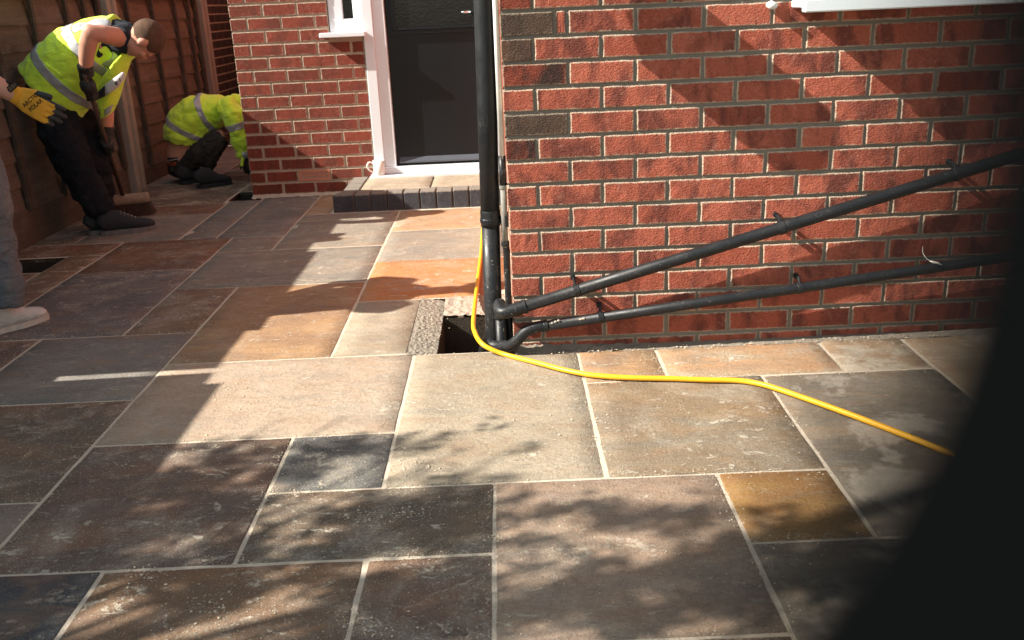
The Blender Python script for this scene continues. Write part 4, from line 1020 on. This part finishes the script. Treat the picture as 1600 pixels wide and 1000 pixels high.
tube(bm, [(-2.470, 4.120, 0.300), (-2.456, 4.120, 0.358), (-2.406, 4.120, 0.429), (-2.332, 4.130, 0.483), (-2.238, 4.130, 0.518), (-2.156, 4.130, 0.538), (-2.112, 4.130, 0.537)], [(.145, .16), (.172, .175), (.185, .18), (.178, .19), (.145, .19), (.108, .165), (.07, .10)], 26, ref=PR2)
for s_, yy in ((1, 3.98), (-1, 4.30)):
    y1 = V3((0, yy - 3.98, 0)); y2 = V3((0, yy - 3.92 + (.02 if s_ < 0 else -.06), 0))
    tube(bm, [V3((-2.122, 3.980, 0.553)) + y1, V3((-2.060, 3.980, 0.550)) + y1, V3((-2.008, 3.920, 0.498)) + y2, V3((-1.988, 3.920, 0.397)) + y2, V3((-1.983, 3.920, 0.292)) + y2, V3((-1.976, 3.920, 0.200)) + y2], [.085, .092, .085, .080, .070, .048], 18)
jk = fuse(bm, .0085, 2, .014, 8); jacket = obj('jacket', jk, M['hivis'], w2)
ax_keep = V3((-2.138, 4.100, 0.469))
obj('reflective_tape', band(jk, (-2.420, 4.100, 0.394), AX2 + PR2 * .15 + V3((-.15, 0, 0)), .021, keep=lambda p: p.x < ax_keep.x - .05), M['tape'], jacket, True)
obj('reflective_tape', band(jk, (-2.255, 4.100, 0.512), V3((1, 0, .35)), .021, keep=lambda p: p.x < ax_keep.x - .0), M['tape'], jacket, True)
for lo_, hi_ in ((0, 4.13), (4.13, 9)): obj('reflective_tape', band(jk, (-1.978, 3.900, 0.428), V3((.25, 0, -1)), .024, keep=lambda p: p.x > ax_keep.x - .03 and lo_ <= p.y < hi_), M['tape'], jacket, True)
bm = bmesh.new(); tube(bm, [(-1.975, 3.920, 0.239), (-1.973, 3.920, 0.186)], [.055, .045], 16); obj('cuff', bm, M['tape'], jacket, True)
hb, _ = hand_mesh((-1.973, 3.920, 0.186), V3((-1.963, 3.920, 0.112)) - V3((-1.973, 3.920, 0.186)), (0, -1, .1), .8, .35); obj('glove', fuse(hb, .005, 1), M['glove_black'], w2)
bm = bmesh.new(); tube(bm, [(-1.976, 3.880, 0.192), (-1.985, 3.870, 0.141)], [.012, .014], 8, dome=True); obj('glove_tab', bm, M['hivis'], w2, True)
hb, _ = hand_mesh((-2.043, 4.300, 0.124), (0.2, 0, -1), (0, 1, 0), .8, .35); obj('glove', fuse(hb, .005, 1), M['glove_black'], w2)
bm = bmesh.new()
ball(bm, V3((-2.516, 4.120, 0.104)), (.115, .15, .085))
tube(bm, [(-2.480, 4.050, 0.124), (-2.315, 4.000, 0.232), (-2.172, 3.980, 0.335)], [.088, .085, .068], 18, dome=True)
tube(bm, [(-2.168, 3.980, 0.330), (-2.235, 3.990, 0.191), (-2.285, 4.000, 0.103)], [.062, .050, .042], 16, dome=True)
tube(bm, [(-2.521, 4.200, 0.101), (-2.381, 4.280, 0.183), (-2.240, 4.300, 0.285)], [.088, .085, .068], 18, dome=True)
tube(bm, [(-2.236, 4.300, 0.280), (-2.363, 4.280, 0.131), (-2.503, 4.260, 0.008)], [.062, .054, .045], 16, dome=True)
obj('trousers', fuse(bm, .0085, 2, .010, 12), M['trousers_dusty'], w2)
bm = bmesh.new(); tube(bm, [(-2.514, 4.120, 0.178), (-2.510, 4.120, 0.138)], [(.108, .138), (.115, .146)], 24, ref=(1, 0, 0)); obj('underwear', fuse(bm, .007, 2, .006, 20), M['orange_cloth'], w2)
bm = bmesh.new(); tube(bm, [(-2.515, 4.120, 0.203), (-2.514, 4.120, 0.176)], [(.105, .136), (.110, .140)], 28, ref=(1, 0, 0)); wb = obj('waistband', bm, M['tee'], w2, True)
bm = bmesh.new(); tube(bm, [(-2.515, 4.120, 0.193), (-2.514, 4.120, 0.186)], [(.109, .140), (.1095, .1405)], 28, ref=(1, 0, 0)); obj('stripe', bm, M['tape'], wb, True)
shoe(w2, (-2.300, 3.736), (-2.089, 3.894), M['shoe_dark'], M['shoe_dark'], M['lace'], 1.1, 1.2)
shoe(w2, (-2.499, 3.940), (-2.308, 4.113), M['shoe_dark'], M['shoe_dark'], M['lace'], 1.1, 1.2)
bm = bmesh.new(); tube(bm, [(-2.299, 4.000, 0.114), (-2.315, 4.000, 0.070)], .043, 14); obj('sock', bm, M['sock'], w2, True)

# --- worker at the left edge
w3 = empty('person', (-2.2, 0.45, 0)); tag(w3, 'worker cut off by the left edge: pale dusty trousers, white trainer and yellow glove', 'person', 'workers on the patio')
bm = bmesh.new()
H3C = V3((-2.17, .40, 1.62)); H3F = V3((1, .15, -.25)); H3U = V3((.2, 0, 1)); head_shapes(bm, H3C, H3F, H3U, 1.0)
tube(bm, [(-2.24, .42, 1.42), (-2.19, .41, 1.54)], .06, 14)
tube(bm, [(-2.26, .45, .88), (-2.27, .45, 1.15), (-2.25, .44, 1.38)], [(.12, .15), (.12, .16), (.10, .18)], 18, ref=(1, 0, 0))
tube(bm, [(-2.25, .25, 1.38), (-2.107, 0.300, 1.271), (-2.047, 0.400, 1.137)], [.055, .05, .044], 14, dome=True)
tube(bm, [(-2.049, 0.400, 1.142), (-1.980, 0.420, 1.065), (-1.920, 0.440, 1.005), (-1.856, 0.450, 0.963)], [.045, .046, .040, .030], 16, dome=True)
tube(bm, [(-2.25, .63, 1.38), (-2.22, .70, 1.12), (-2.10, .66, .90)], [.055, .045, .032], 14, dome=True)
for a_ in (((-2.24, .38, .86), (-2.074, 0.500, 0.512), (-2.105, 0.500, 0.109)), ((-2.30, .55, .86), (-2.36, .62, .45), (-2.42, .66, .06))):
    tube(bm, a_, [.09, .06, .04], 12)
obj('body', fuse(bm, .0085, 2), M['skin'], w3); obj('hair', hair_mesh(H3C, H3F, H3U), M['hair'], w3, True)
bm = bmesh.new(); tube(bm, [(-2.26, .45, .92), (-2.27, .45, 1.15), (-2.26, .44, 1.36), (-2.245, .43, 1.46)], [(.135, .165), (.135, .175), (.115, .19), (.07, .09)], 24, ref=(1, 0, 0))
tube(bm, [(-2.25, .28, 1.38), (-2.22, .22, 1.30)], .075, 14); tube(bm, [(-2.25, .60, 1.38), (-2.23, .68, 1.26)], .075, 14)
me = fuse(bm, .009, 2, .008, 9); ve = obj('vest', me, M['hivis'], w3)
obj('reflective_tape', band(me, (-2.26, .45, 1.05), (0, 0, 1), .025), M['tape'], ve, True)
bm = bmesh.new(); ball(bm, V3((-2.27, .46, .88)), (.14, .165, .12))
tube(bm, [(-2.25, .39, .86), (-2.067, 0.470, 0.746), (-2.063, 0.480, 0.529), (-2.076, 0.490, 0.436), (-2.085, 0.500, 0.300), (-2.089, 0.500, 0.197), (-2.107, 0.500, 0.126)], [.115, .105, .092, .078, .076, .085, .078], 20)
tube(bm, [(-2.31, .56, .86), (-2.36, .61, .45), (-2.42, .66, .07)], [.115, .09, .075], 18)
obj('trousers', fuse(bm, .008, 2, .008, 9), M['denim'], w3)
shoe(w3, (-2.203, 0.447), (-2.022, 0.671), M['shoe_white'], M['sole_pale'], M['lace_white'], 1.05, 1.0)
shoe(w3, (-2.50, .66), (-2.22, .70), M['shoe_white'], M['shoe_white'], M['lace_white'], 1.05, 1.0)
# yellow glove, back of the hand to the camera, dark coated palm and fingertips
gw = V3((-1.847, 0.450, 0.960)); gk = V3((-1.727, 0.450, 0.881)); gd = (gk - gw).normalized()
gb, (wr, d_, n_, a_) = hand_mesh(gw, gd, (0.0, -1, .15), 1.06, .17, side=-1, spread=.035, thumb=(.9, .42, .1), fat=1.12, voxel=.004)
gl = obj('glove', fuse(gb, .0038, 1), M['glove_yellow'], w3)
gl.data.materials.append(M['glove_black'])
tipc = gw + gd * .15 * 1.06
for p in gl.data.polygons:
    q = p.center - gw
    along = q.dot(d_); dep = q.dot(n_); ac = q.dot(a_)
    if dep < -.004 - .0 * along or along > .142 + .02 * noise.noise(p.center * 60) or (ac * -1 > .040 and along > .06) : p.material_index = 1
bm = bmesh.new(); tube(bm, [gw - d_ * .052, gw - d_ * .030], [(.036, .029)] * 2, 22, ref=a_); obj('cuff', bm, M['ink'], gl, True)
bm = bmesh.new(); tube(bm, [gw - d_ * .034, gw - d_ * .01, gw + d_ * .02], [(.034, .028), (.0335, .0265), (.037, .0255)], 22, ref=a_); obj('wrist_band', bm, M['glove_yellow'], gl, True)
def lettering(txt, c, right, up, nrm, size, mat, parent, name='lettering'):
    cu = bpy.data.curves.new('t', 'FONT'); cu.body = txt; cu.size = size; cu.align_x = 'CENTER'; cu.align_y = 'CENTER'; cu.extrude = .0004; cu.offset = size * .018
    o = bpy.data.objects.new('t', cu); COL.objects.link(o); dg = bpy.context.evaluated_depsgraph_get(); dg.update()
    me = bpy.data.meshes.new_from_object(o.evaluated_get(dg)); bpy.data.objects.remove(o)
    right = V3(right).normalized(); nrm = V3(nrm).normalized(); up = nrm.cross(right).normalized()
    for v in me.vertices:
        x, y, z = v.co; v.co = V3(c) + right * x + up * y + nrm * z
    return obj(name, me, mat, parent)
rt = V3((-1.749, 0.420, 0.966)) - V3((-1.805, 0.420, 0.928))
lettering('ARCTIC', V3((-1.786, 0.430, 0.942)) + n_ * .0075, rt, None, n_, .0215, M['ink'], gl)
lettering('POLAR', V3((-1.770, 0.430, 0.922)) + n_ * .0075, rt, None, n_, .0215, M['ink'], gl)
lb = V3((-1.840, 0.430, 0.993)) + n_ * .012
bm = bmesh.new()
A1 = rt.normalized(); B1 = n_.cross(A1)
vs = [bm.verts.new(lb + A1 * (x) + B1 * (y) + n_ * z) for z in (.0, .002) for x, y in ((-.021, -.011), (.021, -.011), (.024, .0), (.019, .012), (-.019, .012), (-.024, .0))]
bm.faces.new(vs[:6][::-1]); bm.faces.new(vs[6:])
for k in range(6): bm.faces.new((vs[k], vs[(k + 1) % 6], vs[6 + (k + 1) % 6], vs[6 + k]))
lbo = obj('wrist_label', bm, M['ink'], gl)
bm = bmesh.new()
for k in (-.005, .0, .005): 
    for (x0_, x1_) in ((-.017, -.006), (-.003, .009), (.011, .017)): tube(bm, [lb + A1 * x0_ + B1 * k + n_ * .0022, lb + A1 * x1_ + B1 * k + n_ * .0022], .0009, 5)
obj('label_print', bm, M['broom_wood'], lbo)

# --- photographer's black gloved hand at the phone, one bent finger in front of the lens
ph = empty('gloved_hand', CC + Uv * -.13 + Rv * .03); tag(ph, 'black gloved finger held right in front of the lens, a dark blur at lower right', 'gloved hand')
def cw(px, py, d): return CC + Fv * d + Rv * ((px - 800) / 1460.6 * d) - Uv * ((py - 500) / 1460.6 * d)
def cl(r, u_, f): return CC + Rv * r + Uv * u_ + Fv * f
bm = bmesh.new()
F0 = .014
pts = [cl(-.015, -.075, .030), cl(-.008, -.045, .024), cl(.0018, -.0215, .0165), cl(.0096, -.0088, F0), cl(.0125, -.0042, F0), cl(.0139, .001, F0), cl(.0142, .008, F0), cl(.0141, .0145, F0)]
tube(bm, pts, [.0125, .0110, .0084, .0076, .0075, .0075, .0074, .0070], 20, ref=Rv, dome=True)
tube(bm, [cl(.02, -.18, .03), cl(.01, -.14, .032), cl(.002, -.10, .033), cl(-.002, -.075, .033)], [(.032, .028), (.036, .024), (.044, .020), (.040, .015)], 18, ref=Rv, dome=True)
for i, ofs in enumerate((.016, .036, .055)):
    b = cl(-.006 + ofs, -.080 - i * .004, .034)
    tube(bm, [b - Uv * .02, b + Uv * .022 - Fv * .004, b + Uv * .026 - Fv * .024, b + Uv * .006 - Fv * .034], [.0115, .0112, .010, .0085], 12, ref=Rv, dome=True)
tube(bm, [cl(-.02, -.12, .03), cl(-.042, -.095, .022), cl(-.046, -.072, .006)], [.015, .0125, .010], 12, dome=True)
obj('glove', fuse(bm, .0022, 2), M['rubber'], ph)
bm = bmesh.new(); tube(bm, [cl(.06, -.30, .02), cl(.045, -.24, .026), cl(.032, -.185, .03)], [.042, .040, .037], 20, dome=True); obj('sleeve', bm, M['tee'], ph, True)

# ------------------------------------------------------------------ tree outside the picture, its leaves dapple the slabs
random.seed(77)
tr = empty('tree', (-4.2, -2.7, 0)); tag(tr, 'leafy tree beyond the fence, outside the picture, dappling the foreground slabs with shade', 'tree')
def srcp(x, y, h): return V3((x - h / .8, y - .275 * h, h))
bm = bmesh.new(); tube(bm, spline([(-4.25, -2.7, -.05), (-4.2, -2.72, .8), (-4.25, -2.6, 1.6), (-4.1, -2.5, 2.4), (-3.95, -2.4, 3.2), (-3.9, -2.2, 4.0)], 4), [.13 - .1 * i / 20 for i in range(21)], 12); obj('trunk', bm, M['bark'], tr, True)
PATCH = [ # floor point (x, y), spread, leaves
 ((-0.976, -1.060), .17, 150), ((-0.845, -0.935), .16, 150), ((-0.989, -1.239), .17, 140), ((-0.757, -0.793), .12, 70), ((-0.533, -0.815), .10, 48), ((-0.562, -1.127), .15, 110), ((-0.352, -1.114), .14, 110), ((-0.190, -1.096), .12, 90), ((-0.245, -1.243), .13, 80),
 ((-0.744, -1.172), .14, 110), ((-0.563, -1.475), .2, 170), ((-0.815, -1.433), .2, 150), ((-1.014, -1.465), .2, 150), ((-0.358, -1.535), .18, 120), ((-0.203, -1.406), .13, 90), ((-0.286, -1.449), .12, 70), ((-1.038, -0.479), .07, 16), ((-0.745, -0.510), .08, 22), ((-0.543, -0.508), .06, 14), ((-0.413, -0.745), .08, 30), ((-0.212, -0.658), .05, 12), ((-0.168, -0.790), .06, 16), ((-0.023, -0.921), .06, 16), ((-0.287, -0.914), .07, 18), ((0.017, -0.747), .04, 5),
 ((0.127, -1.245), .10, 55), ((0.227, -1.310), .12, 80), ((0.366, -1.294), .12, 70), ((0.087, -1.378), .10, 45), ((0.253, -1.442), .13, 90), ((0.407, -1.454), .12, 70), ((0.021, -1.562), .12, 60), ((0.203, -1.607), .14, 85), ((0.494, -1.124), .05, 14), ((0.361, -1.144), .05, 9), ((0.430, -1.592), .14, 85),
 ((0.615, -1.420), .14, 100), ((0.723, -1.478), .15, 100), ((0.566, -1.623), .17, 120), ((0.751, -1.615), .2, 130),
 ((-.9, -2.0), .3, 260), ((-.2, -2.1), .3, 230), ((.5, -2.0), .3, 230), ((1.1, -1.9), .28, 170), ((-1.4, -1.7), .28, 200), ((-.5, -2.6), .4, 260), ((.6, -2.6), .4, 260)]
lv = []; lf = []
def leaf(c, s):
    d = V3((random.gauss(0, 1), random.gauss(0, 1), random.gauss(0, .6))).normalized(); a = d.cross(V3((random.gauss(0, 1), random.gauss(0, 1), random.gauss(0, 1)))).normalized(); n = d.cross(a)
    k = len(lv)
    lv.extend([c - d * s, c - d * s * .2 + a * s * .42 + n * s * .08, c + d * s, c - d * s * .2 - a * s * .42 + n * s * .08]); lf.append((k, k + 1, k + 2)); lf.append((k, k + 2, k + 3))
limb = bmesh.new()
for (fx, fy), sg, n in PATCH:
    done = 0; h0 = random.uniform(2.05, 2.8)
    if n > 45: n = int(n * 2.1)
    while done < n:
        x = random.gauss(fx, sg); y = random.gauss(fy, sg * .8); h = h0 + random.uniform(-.35, .35)
        if y > -.60 and x > -1.2: done += 1; continue
        g_ = noise.noise(V3((x * 5.0 + 2, y * 9.0, 3.7))) + .45 * noise.noise(V3((x * 12, y * 20, 8.1)))
        if g_ < ((.11 if x < -.35 else .02) if y > -1.75 else -.3): done += 1.2; continue
        c = srcp(x, y, h); m = random.randint(4, 8); tv = V3((random.gauss(0, 1), random.gauss(0, 1), random.gauss(0, .4))).normalized()
        for i in range(m): leaf(c + tv * (i - m / 2) * .016 + V3((random.gauss(0, .022), random.gauss(0, .022), random.gauss(0, .018))), random.uniform(.024, .038))
        done += m
    c = srcp(fx, fy, h0); t0 = V3((-4.1, -2.5, max(1.5, min(3.6, h0 - .5)))); mid = t0.lerp(c, .5) + V3((0, 0, .15))
    tube(limb, [t0, mid, c], [.020, .009, .003], 6)
obj('limbs', limb, M['bark'], tr)
me = bpy.data.meshes.new('leaves'); me.from_pydata([tuple(v) for v in lv], [], lf); lo = obj('leaves', me, M['leaf'], tr); lo['kind'] = 'stuff'

# ------------------------------------------------------------------ loose jointing sand and grit lying on the slabs
random.seed(99)
gv = []; gf = []
def grain(x, y, r, z=0.0):
    k = len(gv); a = random.uniform(0, 6.28); q = r * random.uniform(.7, 1.2)
    for i in range(4): gv.append((x + q * math.cos(a + i * 1.571) * random.uniform(.8, 1.2), y + q * math.sin(a + i * 1.571), z + r * .3))
    gv.append((x, y, z + r * random.uniform(.8, 1.3))); gv.append((x, y, z - r * .2))
    for i in range(4): gf.append((k + i, k + (i + 1) % 4, k + 4)); gf.append((k + (i + 1) % 4, k + i, k + 5))
def inhole(x, y): return any(h[0] - .11 * (h is PIT) < x < h[1] and h[2] < y < h[3] + .02 for h in HO)
n = 0
vis = [s for s in SLABS if -3 < s[0] and s[2] > -2 and s[3] < 4.0 and s[1] < 2.1]
while n < 26000:
    s = random.choice(vis)
    if random.random() < .5:
        x = random.uniform(s[0], s[1]); y = random.uniform(s[2], s[3])
        if noise.noise(V3((x * 4.5, y * 4.5, 3))) + .5 * noise.noise(V3((x * 14, y * 14, 1))) < .12: continue
    else:
        if random.random() < .5: x = random.choice((s[0], s[1])) + random.gauss(0, .014); y = random.uniform(s[2], s[3])
        else: y = random.choice((s[2], s[3])) + random.gauss(0, .014); x = random.uniform(s[0], s[1])
        if noise.noise(V3((x * 3, y * 3, 8))) < -.1: continue
    if inhole(x, y) or (y > -.01 and x > -.02): continue
    grain(x, y, min(.0028, .0008 * random.paretovariate(2.4))); n += 1
for (fx, fy), sg, c in [((-0.374, -1.137), .035, 140), ((-0.287, -1.119), .03, 90), ((-1.019, -0.219), .05, 150), ((-0.903, -0.368), .05, 120), ((-0.684, -1.489), .05, 100), ((-0.311, -1.592), .05, 120), ((-0.878, -1.354), .04, 90), ((-0.243, -0.038), .06, 60), ((-0.290, -0.877), .06, 120), ((-0.623, -0.991), .03, 90), ((-0.074, -1.257), .02, 60), ((-1.232, 2.436), .1, 120), ((-2.053, 3.554), .15, 200), ((0.121, -0.579), .15, 60), ((-0.967, -0.648), .05, 80)]:
    for i in range(c):
        x = random.gauss(fx, sg); y = random.gauss(fy, sg * .7)
        if not inhole(x, y): grain(x, y, min(.0042, .0010 * random.paretovariate(1.9)))
for i in range(160): grain(-.345 + random.gauss(0, .03), random.uniform(.0, .72), random.uniform(.0015, .004), -.004)
for i in range(130): grain(random.uniform(0, 1.6), -.035 + random.gauss(0, .018), random.uniform(.0015, .0045), .004)
me = bpy.data.meshes.new('loose_sand'); me.from_pydata(gv, [], gf)
sa = obj('loose_sand', me, M['sand']); tag(sa, 'pale jointing sand and grit scattered over the slabs and joints', 'sand', kind='stuff')
